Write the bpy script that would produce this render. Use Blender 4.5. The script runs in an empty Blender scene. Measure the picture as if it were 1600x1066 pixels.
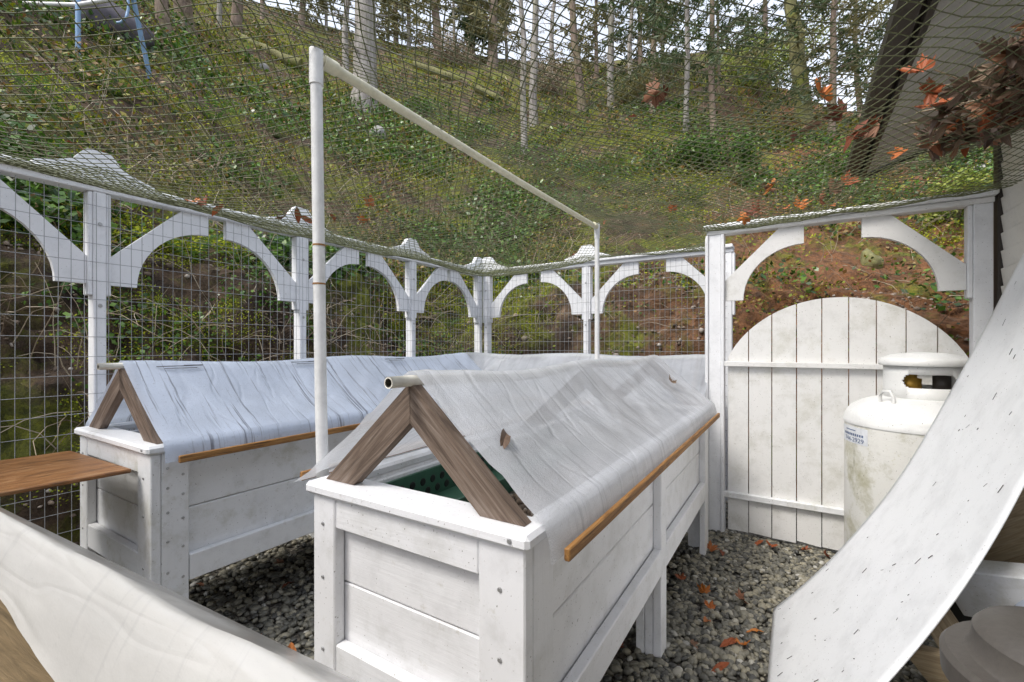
import bpy, bmesh, math, random
import numpy as np
from mathutils import Vector, Matrix, noise
from mathutils.bvhtree import BVHTree
R = math.radians
random.seed(7); rng = np.random.default_rng(7)
scn = bpy.context.scene
COL = scn.collection

# ------------------------------------------------------------------ camera, sky, sun, exposure
YAW = 31.8                      # garden's long axis lies 31.8 degrees right of the view
FPX, HY, EYE = 711.0, 540.0, 1.5
cam_d = bpy.data.cameras.new('camera'); cam = bpy.data.objects.new('camera', cam_d); COL.objects.link(cam)
cam_d.sensor_width = 36; cam_d.lens = FPX / 1600 * 36; cam_d.shift_y = 7 / 1600
cam_d.clip_start = 0.05; cam_d.clip_end = 600
cam.location = (0, 0, EYE); cam.rotation_euler = (R(90), 0, R(YAW))
scn.camera = cam
SUN_EL, SUN_AZ = 52, 205        # azimuth clockwise from +Y
w = bpy.data.worlds.new('World'); scn.world = w; w.use_nodes = True
nt = w.node_tree; bg = nt.nodes['Background']
sky = nt.nodes.new('ShaderNodeTexSky'); sky.sky_type = 'NISHITA'; sky.sun_disc = False
sky.sun_elevation = R(SUN_EL); sky.sun_rotation = R(SUN_AZ)
sky.air_density = 1.0; sky.dust_density = 4.0; sky.ozone_density = 1.2
hs = nt.nodes.new('ShaderNodeHueSaturation'); hs.inputs['Saturation'].default_value = 0.8
cl = nt.nodes.new('ShaderNodeMix'); cl.data_type = 'RGBA'; cl.inputs[0].default_value = 0.75; cl.inputs[7].default_value = (3.3, 3.5, 3.95, 1)   # even high cloud
cn = nt.nodes.new('ShaderNodeTexNoise'); cn.inputs['Scale'].default_value = 3.2; cn.inputs['Detail'].default_value = 8; cn.inputs['Roughness'].default_value = .6
cr = nt.nodes.new('ShaderNodeMapRange'); cr.inputs[1].default_value = .38; cr.inputs[2].default_value = .62; cr.inputs[3].default_value = .5; cr.inputs[4].default_value = .95
ctc = nt.nodes.new('ShaderNodeTexCoord'); nt.links.new(ctc.outputs['Generated'], cn.inputs['Vector']); nt.links.new(cn.outputs['Fac'], cr.inputs[0]); nt.links.new(cr.outputs[0], cl.inputs[0])
nt.links.new(sky.outputs[0], hs.inputs['Color']); nt.links.new(hs.outputs[0], cl.inputs[6]); nt.links.new(cl.outputs[2], bg.inputs['Color'])
bg.inputs['Strength'].default_value = 0.15
sd = bpy.data.lights.new('sun', 'SUN'); sd.energy = 1.25; sd.angle = R(18); sd.color = (1.0, 0.96, 0.89)
sun = bpy.data.objects.new('sun', sd); COL.objects.link(sun)
sdir = Vector((math.sin(R(SUN_AZ)) * math.cos(R(SUN_EL)), math.cos(R(SUN_AZ)) * math.cos(R(SUN_EL)), math.sin(R(SUN_EL))))
sun.rotation_euler = (-sdir).to_track_quat('-Z', 'Y').to_euler(); sun.location = (0, 0, 30)
vs = scn.view_settings; vs.view_transform = 'Standard'; vs.look = 'None'; vs.gamma = 1; vs.exposure = 1.28
try: vs.use_curve_mapping = False
except Exception: pass

SA, CA = math.sin(R(YAW)), math.cos(R(YAW))
def ray(px, py):
    k = (px - 800) / FPX
    return Vector((k * CA - SA, k * SA + CA, (HY - py) / FPX))
def at_x(px, py, X): r = ray(px, py); return Vector((0, 0, EYE)) + r * (X / r.x)
def at_y(px, py, Y): r = ray(px, py); return Vector((0, 0, EYE)) + r * (Y / r.y)
def at_z(px, py, Z): r = ray(px, py); return Vector((0, 0, EYE)) + r * ((Z - EYE) / r.z)

# ------------------------------------------------------------------ material helpers
def mat(name):
    m = bpy.data.materials.new(name); m.use_nodes = True
    n = m.node_tree.nodes; return m, n, m.node_tree.links, n['Principled BSDF']
def N(n, t, **kw):
    o = n.new(t)
    for k, v in kw.items(): setattr(o, k, v)
    return o
def coords(n, l, scale=(1, 1, 1), kind='Object'):
    tc = N(n, 'ShaderNodeTexCoord'); mp = N(n, 'ShaderNodeMapping'); mp.inputs['Scale'].default_value = scale
    l.new(tc.outputs[kind], mp.inputs['Vector']); return mp.outputs[0]
def noisetex(n, l, vec, scale, detail=6, rough=.6):
    t = N(n, 'ShaderNodeTexNoise'); t.inputs['Scale'].default_value = scale; t.inputs['Detail'].default_value = detail
    t.inputs['Roughness'].default_value = rough; l.new(vec, t.inputs['Vector']); return t.outputs['Fac']
def ramp(n, l, fac, stops):
    r = N(n, 'ShaderNodeValToRGB'); e = r.color_ramp.elements
    while len(e) > 1: e.remove(e[-1])
    e[0].position = stops[0][0]; e[0].color = (*stops[0][1], 1) if len(stops[0][1]) == 3 else stops[0][1]
    for p, c in stops[1:]:
        x = e.new(p); x.color = (*c, 1)
    l.new(fac, r.inputs['Fac']); return r.outputs['Color']
def mixc(n, l, fac, a, b, mode='MIX'):
    m = N(n, 'ShaderNodeMix', data_type='RGBA', blend_type=mode)
    for sock, v in ((m.inputs[0], fac), (m.inputs[6], a), (m.inputs[7], b)):
        if hasattr(v, 'links'): l.new(v, sock)
        else: sock.default_value = v if not isinstance(v, tuple) else (*v, 1)
    return m.outputs[2]
def bump(n, l, p, h, strength=.3, dist=.01):
    b = N(n, 'ShaderNodeBump'); b.inputs['Strength'].default_value = strength; b.inputs['Distance'].default_value = dist
    l.new(h, b.inputs['Height']); l.new(b.outputs[0], p.inputs['Normal']); return b
def g(v): return (v, v, v)

def paint(name, base, dirt=(.30, .27, .16), dirt_amt=.5, rough=.45, algae=None):
    m, n, l, p = mat(name); v = coords(n, l); vg = coords(n, l, (1.5, 22, 22))
    info = N(n, 'ShaderNodeObjectInfo')
    ad = N(n, 'ShaderNodeVectorMath', operation='ADD'); l.new(v, ad.inputs[0])
    sc = N(n, 'ShaderNodeVectorMath', operation='SCALE'); l.new(info.outputs['Location'], sc.inputs[0]); sc.inputs['Scale'].default_value = 3.1
    l.new(sc.outputs[0], ad.inputs[1]); v2 = ad.outputs[0]
    a = noisetex(n, l, v2, 7, 8, .7); c1 = ramp(n, l, a, [(.48, g(0)), (.78, g(1))])
    grain = noisetex(n, l, vg, 3, 6, .65)
    col = mixc(n, l, c1, base, tuple(x * .82 for x in base))
    d = noisetex(n, l, v2, 16, 8, .75); dm = ramp(n, l, d, [(.60, g(0)), (.78, g(dirt_amt))])
    col = mixc(n, l, dm, col, dirt)
    if algae:
        al = noisetex(n, l, v2, 3.5, 8, .7); am = ramp(n, l, al, [(.52, g(0)), (.72, g(algae))])
        col = mixc(n, l, am, col, (.30, .27, .06))
    sp = noisetex(n, l, v2, 130, 2, .5); sm = ramp(n, l, sp, [(.70, g(0)), (.74, g(.7))])
    col = mixc(n, l, sm, col, (.10, .08, .05))
    l.new(col, p.inputs['Base Color']); p.inputs['Roughness'].default_value = rough
    bump(n, l, p, grain, .35, .004); return m
M = {}
M['white'] = paint('white_paint', (.82, .825, .845), dirt_amt=.5, algae=.10)
M['white_old'] = paint('white_paint_weathered', (.79, .80, .81), dirt_amt=.5, algae=.35)
M['gatewhite'] = paint('gate_paint', (.78, .775, .76), dirt_amt=.3, algae=.2)
M['fence'] = paint('fence_paint', (.82, .83, .85), dirt_amt=.25)
M['siding'] = paint('siding_paint', (.70, .67, .61), dirt_amt=.2)
M['tank'] = paint('tank_paint', (.80, .79, .74), dirt=(.34, .30, .05), dirt_amt=.6, rough=.35, algae=.75)
M['tanktop'] = paint('tank_top_paint', (.82, .82, .80), dirt_amt=.15, rough=.35)
M['soffit'] = paint('soffit_paint', (.62, .62, .62), dirt_amt=.2)
M['sheet'] = paint('white_panel', (.84, .85, .86), dirt=(.35, .30, .2), dirt_amt=.10, rough=.4)

def wood(name, c0, c1, c2, rough=.75, gs=(1.2, 16, 16)):
    m, n, l, p = mat(name); v = coords(n, l, gs); info = N(n, 'ShaderNodeObjectInfo')
    ad = N(n, 'ShaderNodeVectorMath', operation='ADD'); l.new(v, ad.inputs[0]); l.new(info.outputs['Location'], ad.inputs[1])
    wv = N(n, 'ShaderNodeTexNoise'); wv.inputs['Scale'].default_value = 2.2; wv.inputs['Detail'].default_value = 9
    wv.inputs['Distortion'].default_value = 1.6; wv.inputs['Roughness'].default_value = .68; l.new(ad.outputs[0], wv.inputs['Vector'])
    col = ramp(n, l, wv.outputs['Fac'], [(.30, c0), (.5, c1), (.72, c2)])
    f = noisetex(n, l, coords(n, l, (4, 120, 120)), 2, 4, .6)
    col = mixc(n, l, .45, col, ramp(n, l, f, [(.35, g(.35)), (.65, g(1))]), 'MULTIPLY')
    l.new(col, p.inputs['Base Color']); p.inputs['Roughness'].default_value = rough
    bump(n, l, p, wv.outputs['Fac'], .6, .006); return m
M['greywood'] = wood('weathered_wood', (.06, .04, .028), (.17, .12, .088), (.31, .25, .205))
M['batten'] = wood('amber_wood', (.05, .025, .012), (.36, .17, .045), (.52, .29, .10), .7, (1.4, 26, 26))
M['ply'] = wood('wet_plywood', (.06, .03, .015), (.30, .13, .04), (.46, .27, .13), .4, (2.2, 9, 9))
M['beige'] = wood('bare_board', (.22, .15, .08), (.45, .35, .22), (.55, .45, .31))
M['brownboard'] = wood('brown_board', (.11, .075, .035), (.20, .14, .07), (.27, .19, .10), .7, (1, 9, 9))

def simple(name, c, rough=.5, metal=0, bumpscale=None, var=.0):
    m, n, l, p = mat(name); p.inputs['Roughness'].default_value = rough; p.inputs['Metallic'].default_value = metal
    a = noisetex(n, l, coords(n, l), bumpscale or 20, 6, .7)
    l.new(mixc(n, l, ramp(n, l, a, [(.4, g(0)), (.75, g(1))]), c, tuple(x * (.78 - var) for x in c)), p.inputs['Base Color'])
    bump(n, l, p, a, .15, .004); return m
M['pvc'] = simple('white_pvc', (.78, .78, .77), .35)
M['pvcyellow'] = simple('yellowed_pvc', (.76, .72, .54), .4)
M['ridgepipe'] = simple('cream_pvc', (.78, .75, .66), .35)
M['wire'] = simple('galvanised_wire', (.36, .37, .38), .5, .4)
M['net'] = simple('green_twine', (.125, .135, .06), .55)
M['trim'] = simple('dark_trim', (.045, .036, .03), .5)
M['roof'] = simple('roof_shingle', (.06, .06, .06), .9)
M['black'] = simple('shade_black', (.012, .012, .012), .5)  # flat black standing in for shade behind the boards and in tray holes
M['lid'] = simple('taupe_plastic', (.095, .085, .075), .5, 0, 60)
M['blue'] = simple('blue_metal', (.22, .36, .56), .4)
M['tray'] = simple('green_plastic', (.04, .12, .075), .5)
M['steel'] = simple('screw_metal', (.5, .5, .5), .4, .7)
M['brass'] = simple('brass', (.55, .32, .05), .4, .5)
M['print'] = simple('grey_print', (.10, .11, .13), .6)
M['ink'] = simple('blue_ink', (.12, .17, .30), .6)
M['label'] = simple('label_paper', (.80, .82, .85), .4)
M['stone'] = simple('pale_stone', (.38, .37, .35), .85, 0, 9, .2)
M['rockdark'] = simple('dark_rock', (.10, .09, .105), .85, 0, 6, .3)

def film(name, tint, streak, clear=.22, drops=.3, bk=1):
    m, n, l, p = mat(name); out = n['Material Output']
    uv = coords(n, l, (1, 1, 1), 'UV')
    rot = N(n, 'ShaderNodeMapping'); rot.inputs['Rotation'].default_value = (0, 0, .16); rot.inputs['Scale'].default_value = (46, 1.3, 1); l.new(uv, rot.inputs['Vector'])
    st = noisetex(n, l, rot.outputs[0], 1.0, 5, .62)
    blot = noisetex(n, l, uv, 2.4, 7, .62)
    vo = N(n, 'ShaderNodeTexVoronoi'); vo.inputs['Scale'].default_value = 230; l.new(uv, vo.inputs['Vector'])
    fine = noisetex(n, l, uv, 75, 5, .75)
    sm = ramp(n, l, st, [(.57, g(0)), (.65, g(streak * .8))])
    fm = ramp(n, l, fine, [(.58, g(0)), (.68, g(drops))])
    col = mixc(n, l, ramp(n, l, blot, [(.35, g(0)), (.7, g(1))]), tint, tuple(x * .86 for x in tint))
    col = mixc(n, l, sm, col, (.17, .18, .22)); col = mixc(n, l, fm, col, tuple(x * .62 for x in tint))
    l.new(col, p.inputs['Base Color']); p.inputs['Roughness'].default_value = .14
    p.inputs['Specular IOR Level'].default_value = .9
    w1 = N(n, 'ShaderNodeTexNoise'); w1.inputs['Scale'].default_value = 7; w1.inputs['Detail'].default_value = 5; w1.inputs['Distortion'].default_value = .5; l.new(uv, w1.inputs['Vector'])
    b1 = N(n, 'ShaderNodeBump'); b1.inputs['Strength'].default_value = .25 * bk; b1.inputs['Distance'].default_value = .014; l.new(w1.outputs['Fac'], b1.inputs['Height'])
    b2 = N(n, 'ShaderNodeBump'); b2.inputs['Strength'].default_value = .45 * bk if bk > .5 else .03; b2.inputs['Distance'].default_value = .003
    ab = N(n, 'ShaderNodeMath', operation='SUBTRACT'); w2 = N(n, 'ShaderNodeTexNoise'); w2.inputs['Scale'].default_value = 2.7; w2.inputs['Detail'].default_value = 1.2; w2.inputs['Distortion'].default_value = .5; l.new(coords(n, l, (2.6, .7, 1) if bk > .5 and name != 'cream_poly_film' else (.7, 3.0, 1), 'UV'), w2.inputs['Vector'])
    l.new(w2.outputs['Fac'], ab.inputs[0]); ab.inputs[1].default_value = .5; a_ = N(n, 'ShaderNodeMath', operation='ABSOLUTE'); l.new(ab.outputs[0], a_.inputs[0]); aa = N(n, 'ShaderNodeMapRange', interpolation_type='SMOOTHSTEP'); aa.inputs[1].default_value = 0; aa.inputs[2].default_value = .06; l.new(a_.outputs[0], aa.inputs[0])
    b3 = N(n, 'ShaderNodeBump'); b3.inputs['Strength'].default_value = .28 * bk; b3.inputs['Distance'].default_value = .009; b3.invert = True; l.new(aa.outputs[0], b3.inputs['Height']); l.new(b3.outputs[0], b1.inputs['Normal'])
    l.new(vo.outputs['Distance'], b2.inputs['Height']); l.new(b1.outputs[0], b2.inputs['Normal']); l.new(b2.outputs[0], p.inputs['Normal'])
    tl = N(n, 'ShaderNodeBsdfTranslucent'); l.new(col, tl.inputs['Color'])
    m1 = N(n, 'ShaderNodeMixShader'); m1.inputs[0].default_value = .35; l.new(p.outputs[0], m1.inputs[1]); l.new(tl.outputs[0], m1.inputs[2])
    tr = N(n, 'ShaderNodeBsdfTransparent'); tr.inputs['Color'].default_value = (.95, .96, .97, 1)
    m2 = N(n, 'ShaderNodeMixShader')
    cm = N(n, 'ShaderNodeMath', operation='MULTIPLY'); l.new(ramp(n, l, blot, [(.3, g(.5)), (.7, g(1.0))]), cm.inputs[0]); cm.inputs[1].default_value = clear
    l.new(cm.outputs[0], m2.inputs[0]); l.new(m1.outputs[0], m2.inputs[1]); l.new(tr.outputs[0], m2.inputs[2])
    l.new(m2.outputs[0], out.inputs['Surface']); return m
M['film'] = film('wet_poly_film', (.90, .92, .96), .30, .30, .6)
M['filmdirty'] = film('streaked_poly_film', (.70, .78, .92), 1.0, .16, .9, .8)
M['filmclear'] = film('clear_poly_film', (.72, .75, .80), .35, .45, .2)
M['filmcream'] = film('cream_poly_film', (.86, .85, .82), .10, .12, .22, .45)

def foliage(name, stops, rough=.55, trans=.25):
    m, n, l, p = mat(name); out = n['Material Output']; ge = N(n, 'ShaderNodeNewGeometry')
    col = ramp(n, l, ge.outputs['Random Per Island'], stops)
    l.new(col, p.inputs['Base Color']); p.inputs['Roughness'].default_value = rough
    if trans:
        tl = N(n, 'ShaderNodeBsdfTranslucent'); l.new(col, tl.inputs['Color'])
        mx = N(n, 'ShaderNodeMixShader'); mx.inputs[0].default_value = trans
        l.new(p.outputs[0], mx.inputs[1]); l.new(tl.outputs[0], mx.inputs[2]); l.new(mx.outputs[0], out.inputs['Surface'])
    return m
M['under'] = foliage('undergrowth_leaves', [(0, (.012, .028, .003)), (.35, (.06, .115, .006)), (.62, (.24, .27, .012)), (.82, (.24, .11, .025)), (1, (.36, .26, .12))])
M['salal'] = foliage('salal_leaves', [(0, (.014, .04, .005)), (.5, (.055, .135, .014)), (1, (.15, .27, .035))], .35)
M['mossleaf'] = foliage('moss_blades', [(0, (.09, .13, .005)), (.5, (.28, .34, .010)), (1, (.50, .50, .025))], .8)
M['needle'] = foliage('conifer_needles', [(0, (.03, .06, .02)), (.6, (.07, .11, .04)), (1, (.14, .17, .07))])
M['needleol'] = foliage('olive_twigs', [(0, (.12, .12, .04)), (.5, (.22, .20, .08)), (1, (.30, .27, .12))])
M['bushlit'] = foliage('sunlit_tint_leaves', [(0, (.10, .15, .02)), (.5, (.26, .32, .05)), (1, (.42, .45, .10))])  # sunlit yellow-green put into the leaf colour
M['fern'] = foliage('fern_green', [(0, (.06, .14, .03)), (1, (.15, .26, .07))])
M['twig'] = foliage('dry_stems', [(0, (.13, .09, .055)), (.5, (.30, .24, .16)), (1, (.48, .41, .31))], .8, 0)
M['gravel'] = foliage('river_pebbles', [(0, (.055, .055, .05)), (.35, (.145, .14, .115)), (.7, (.235, .22, .17)), (.93, (.33, .30, .22)), (1, (.50, .49, .45))], .42, 0)
M['rocks'] = foliage('bank_stones', [(0, (.06, .045, .035)), (.5, (.19, .14, .10)), (.8, (.28, .22, .17)), (1, (.40, .37, .33))], .85, 0)
def objrand(name, stops, rough=.6):
    m, n, l, p = mat(name); i = N(n, 'ShaderNodeObjectInfo'); c = ramp(n, l, i.outputs['Random'], stops)
    a = noisetex(n, l, coords(n, l), 30, 5, .7); c = mixc(n, l, .5, c, ramp(n, l, a, [(.3, g(.35)), (.7, g(1.1))]), 'MULTIPLY')
    l.new(c, p.inputs['Base Color']); p.inputs['Roughness'].default_value = rough; return m
M['leaf'] = objrand('fallen_leaf', [(0, (.16, .04, .015)), (.3, (.42, .10, .02)), (.6, (.55, .19, .03)), (.8, (.30, .09, .03)), (1, (.22, .12, .07))])
M['leafbrown'] = objrand('brown_leaf', [(0, (.09, .05, .03)), (.4, (.20, .13, .085)), (.8, (.27, .19, .125)), (1, (.34, .13, .045))])
def bark(name, c0, c1, moss):
    m, n, l, p = mat(name); v = coords(n, l, (7, 7, 1.6)); a = noisetex(n, l, v, 1.6, 9, .7)
    c = ramp(n, l, a, [(.35, c0), (.65, c1)]); b = noisetex(n, l, coords(n, l), 1.3, 7, .7)
    c = mixc(n, l, ramp(n, l, b, [(.5, g(0)), (.65, g(moss))]), c, (.17, .19, .03))
    l.new(c, p.inputs['Base Color']); p.inputs['Roughness'].default_value = .9; bump(n, l, p, a, .9, .05); return m
M['barkgrey'] = bark('grey_bark', (.16, .14, .125), (.42, .39, .36), .25)
M['barkbrown'] = bark('brown_bark', (.12, .085, .065), (.30, .23, .18), .3)
M['barkmoss'] = bark('mossy_bark', (.13, .12, .05), (.28, .27, .12), .9)
def hillmat():
    m, n, l, p = mat('bank_soil'); v = coords(n, l)
    a = noisetex(n, l, v, 2.2, 10, .72); c = ramp(n, l, a, [(.28, (.02, .013, .009)), (.45, (.075, .047, .028)), (.6, (.17, .11, .065)), (.78, (.34, .27, .20))])
    xs = N(n, 'ShaderNodeSeparateXYZ'); l.new(v, xs.inputs[0])
    mr = N(n, 'ShaderNodeMapRange'); mr.inputs[1].default_value = -2.6; mr.inputs[2].default_value = 0.0; l.new(xs.outputs['X'], mr.inputs[0])
    b = noisetex(n, l, v, 9, 8, .7)
    c = mixc(n, l, mixc(n, l, mr.outputs[0], (0, 0, 0), ramp(n, l, b, [(.35, g(.25)), (.6, g(.95))])), c, (.30, .125, .045))
    mo = noisetex(n, l, v, .95, 9, .68); mr2 = N(n, 'ShaderNodeMapRange'); mr2.inputs[1].default_value = 1.2; mr2.inputs[2].default_value = 3.2; mr2.inputs[3].default_value = 0; mr2.inputs[4].default_value = .0
    l.new(xs.outputs['Z'], mr2.inputs[0]); ad = N(n, 'ShaderNodeMath', operation='ADD'); l.new(mo, ad.inputs[0]); sb = N(n, 'ShaderNodeMath', operation='MULTIPLY'); l.new(mr.outputs[0], sb.inputs[0]); sb.inputs[1].default_value = -.06; l.new(sb.outputs[0], ad.inputs[1])
    mc = ramp(n, l, noisetex(n, l, v, 14, 6, .7), [(.3, (.06, .08, .006)), (.6, (.20, .22, .014)), (.8, (.36, .34, .03))])
    c = mixc(n, l, ramp(n, l, ad.outputs[0], [(.47, g(0)), (.55, g(.9))]), c, mc)
    l.new(c, p.inputs['Base Color']); p.inputs['Roughness'].default_value = .92
    vr = N(n, 'ShaderNodeTexVoronoi'); vr.inputs['Scale'].default_value = 11; vw = N(n, 'ShaderNodeVectorMath', operation='ADD'); nz = N(n, 'ShaderNodeTexNoise'); nz.inputs['Scale'].default_value = 5; nz.inputs['Detail'].default_value = 6
    l.new(v, nz.inputs['Vector']); sc = N(n, 'ShaderNodeVectorMath', operation='SCALE'); sc.inputs['Scale'].default_value = .35; l.new(nz.outputs['Color'], sc.inputs[0]); l.new(v, vw.inputs[0]); l.new(sc.outputs[0], vw.inputs[1]); l.new(vw.outputs[0], vr.inputs['Vector'])
    c = mixc(n, l, .55, c, ramp(n, l, vr.outputs['Color'], [(.15, g(.30)), (.5, g(.8)), (.9, g(1.35))]), 'MULTIPLY'); l.new(c, p.inputs['Base Color'])
    h = noisetex(n, l, v, 16, 12, .75); b0 = N(n, 'ShaderNodeBump'); b0.inputs['Strength'].default_value = 1; b0.inputs['Distance'].default_value = .05; l.new(vr.outputs['Distance'], b0.inputs['Height'])
    b1 = bump(n, l, p, h, 1.0, .06); l.new(b0.outputs[0], b1.inputs['Normal']); return m
M['hill'] = hillmat()
def groundmat():
    m, n, l, p = mat('grit'); v = coords(n, l); a = N(n, 'ShaderNodeTexVoronoi'); a.inputs['Scale'].default_value = 34; l.new(v, a.inputs['Vector'])
    c = ramp(n, l, a.outputs['Color'], [(.1, (.05, .045, .04)), (.6, (.14, .125, .10)), (1, (.25, .23, .19))]); l.new(c, p.inputs['Base Color'])
    p.inputs['Roughness'].default_value = .8; bump(n, l, p, a.outputs['Distance'], .8, .03); return m
M['ground'] = groundmat()

# ------------------------------------------------------------------ object helpers
def tag(o, label=None, cat=None, group=None, kind=None):
    for k, v in (('label', label), ('category', cat), ('group', group), ('kind', kind)):
        if v: o[k] = v
    return o
def empty(name, loc, label, cat, group=None):
    o = bpy.data.objects.new(name, None); o.empty_display_size = .1; COL.objects.link(o); o.location = loc
    o['_o'] = 1; del o['_o']; BASE[o.name] = Vector(loc); return tag(o, label, cat, group)
BASE = {}
def link(name, me, m, parent=None, mw=Matrix.Identity(4), smooth=False):
    if m is not None and not me.materials: me.materials.append(m)
    if smooth:
        me.polygons.foreach_set('use_smooth', [True] * len(me.polygons))
    o = bpy.data.objects.new(name, me); COL.objects.link(o)
    if parent is not None:
        o.parent = parent; b = Vector((0, 0, 0)); q = parent
        while q is not None: b = b + BASE.get(q.name, Vector((0, 0, 0))); q = q.parent
        o.matrix_local = Matrix.Translation(-b) @ mw
        BASE[o.name] = o.matrix_local.translation.copy()
        o['_r'] = 1; del o['_r']
    else:
        o.matrix_world = mw
    return o
def mesh(name, v, f):
    me = bpy.data.meshes.new(name); me.from_pydata([tuple(x) for x in v], [], f); me.update(); return me
def npmesh(name, V, Fa):
    me = bpy.data.meshes.new(name); V = np.asarray(V, np.float32); Fa = np.asarray(Fa, np.int32); k = Fa.shape[1]
    me.vertices.add(len(V)); me.vertices.foreach_set('co', V.ravel()); me.loops.add(Fa.size); me.loops.foreach_set('vertex_index', Fa.ravel())
    me.polygons.add(len(Fa)); me.polygons.foreach_set('loop_start', np.arange(0, Fa.size, k, dtype=np.int32)); me.polygons.foreach_set('loop_total', np.full(len(Fa), k, np.int32))
    me.update(calc_edges=True); return me
def boxmesh(sx, sy, sz, ch=.004):
    bm = bmesh.new(); bmesh.ops.create_cube(bm, size=1); bmesh.ops.scale(bm, vec=(sx, sy, sz), verts=bm.verts)
    ch = min(ch, sx * .3, sy * .3, sz * .3)
    if ch > 0: bmesh.ops.bevel(bm, geom=bm.edges[:], offset=ch, segments=1, affect='EDGES')
    me = bpy.data.meshes.new('board'); bm.to_mesh(me); bm.free(); return me
def board(name, p0, p1, wd, th, up, m, parent=None, ch=.004):
    """a plank whose length runs p0->p1, width wd along up, thickness th across"""
    p0, p1, up = Vector(p0), Vector(p1), Vector(up); x = (p1 - p0); L = x.length; x.normalize()
    y = (up - x * up.dot(x)).normalized(); z = x.cross(y)
    mw = Matrix((x, y, z)).transposed().to_4x4(); mw.translation = (p0 + p1) / 2
    return link(name, boxmesh(L, wd, th, ch), m, parent, mw)
def slab(name, x0, x1, y0, y1, z0, z1, m, parent=None, ch=.004):
    """axis-aligned board with its grain along the longest side"""
    d = [x1 - x0, y1 - y0, z1 - z0]; c = Vector(((x0 + x1) / 2, (y0 + y1) / 2, (z0 + z1) / 2)); a = d.index(max(d)); h = Vector((0, 0, 0)); h[a] = d[a] / 2
    b, k = [i for i in range(3) if i != a]; up = Vector((0, 0, 0)); up[b] = 1
    return board(name, c - h, c + h, d[b], d[k], up, m, parent, ch)
def tube(pts, rad, sides=8, cap=True):
    V, Fc = [], []; n = len(pts); pts = [Vector(p) for p in pts]
    for i, p in enumerate(pts):
        t = (pts[min(i + 1, n - 1)] - pts[max(i - 1, 0)]).normalized(); a = Vector((0, 0, 1)) if abs(t.z) < .9 else Vector((1, 0, 0))
        u = t.cross(a).normalized(); v = t.cross(u); r = rad[i] if hasattr(rad, '__len__') else rad
        for k in range(sides):
            an = 2 * math.pi * k / sides; V.append(p + u * (math.cos(an) * r) + v * (math.sin(an) * r))
    for i in range(n - 1):
        for k in range(sides):
            a, b = i * sides + k, i * sides + (k + 1) % sides; Fc.append((a, b, b + sides, a + sides))
    if cap:
        o = len(V); V += V[:sides]; Fc.append(tuple(range(o + sides - 1, o - 1, -1)))
        o = len(V); V += V[(n - 1) * sides:n * sides]; Fc.append(tuple(range(o, o + sides)))
    return V, Fc
def tubeobj(name, pts, rad, m, parent=None, sides=10, smooth=True):
    v, f = tube(pts, rad, sides); return link(name, mesh(name, v, f), m, parent, smooth=smooth)
def lathe(prof, seg=32):
    V, Fc = [], []
    for r, z in prof:
        for k in range(seg): a = 2 * math.pi * k / seg; V.append((r * math.cos(a), r * math.sin(a), z))
    for i in range(len(prof) - 1):
        if prof[i] == prof[i + 1]: continue      # repeated point = sharp edge
        for k in range(seg):
            a, b = i * seg + k, i * seg + (k + 1) % seg; Fc.append((a, b, b + seg, a + seg))
    return V, Fc
def prism(poly, th):
    """extrude a 2-D outline (x,z) by th along y, centred"""
    n = len(poly); V = [(x, -th / 2, z) for x, z in poly] + [(x, th / 2, z) for x, z in poly]
    Fc = [tuple(range(n)), tuple(range(2 * n - 1, n - 1, -1))] + [(i, i + n, (i + 1) % n + n, (i + 1) % n) for i in range(n)]
    me = mesh('plate', V, Fc); bm = bmesh.new(); bm.from_mesh(me); bmesh.ops.triangulate(bm, faces=[f for f in bm.faces if len(f.verts) > 4])
    bmesh.ops.recalc_face_normals(bm, faces=bm.faces); bm.to_mesh(me); bm.free(); return me
def fbm(x, y, z, o=5): return noise.fractal(Vector((x, y, z)), 1.0, 2.0, o)

# ------------------------------------------------------------------ ground and hillside
gv = [(-40, -30, -.012), (40, -30, -.012), (40, 40, -.012), (-40, 40, -.012)]
tag(link('ground', mesh('ground', gv, [(0, 1, 2, 3)]), M['ground']), kind='structure')

def toe(t):
    """inner foot of the hillside: up the left fence, round the corner, along the back"""
    a, r = 10.4, 1.3; arc = r * math.pi / 2
    if t < a: return Vector((-3.68, -6.4 + t, 0)), Vector((-1, 0, 0))
    if t < a + arc:
        th = (t - a) / r; n = Vector((-math.cos(th), math.sin(th), 0)); return Vector((-3.68 + r, 4.0, 0)) + n * r, n
    return Vector((-3.68 + r + (t - a - arc), 5.3, 0)), Vector((0, 1, 0))
TT = 10.4 + 1.3 * math.pi / 2
def slope_k(t):
    u = t - TT; q = min(1, max(0, (u + 1.3) / 2.8)); return .80 - .20 * q * q * (3 - 2 * q) - .16 * min(1, max(0, (u - 1.5) / 6))
def prof(s, t):
    P = [(0, -.1), (.12, .55), (.34, 1.25), (.62, 1.8), (1.0, 2.25), (1.6, 2.65)]
    low = 1.0 if t < TT + .8 else 1.0 - .22 * min(1, (t - TT - .8) / 3)
    for (a, za), (b, zb) in zip(P, P[1:]):
        if s <= b: return low * (za + (zb - za) * (s - a) / (b - a))
    k = slope_k(t); e = s - 1.6
    return low * 2.65 + k * (e if e < 24 else 24 + (e - 24) * .25)
ss = np.concatenate([np.linspace(0, 1.6, 46), 1.6 + (np.linspace(0, 1, 110)[1:] ** 1.6) * 42])
ts = np.concatenate([np.linspace(0, 4, 18)[:-1], np.linspace(4, TT + 6, 250), TT + 6 + (np.linspace(0, 1, 40)[1:] ** 1.4) * 26])
HV = []
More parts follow.
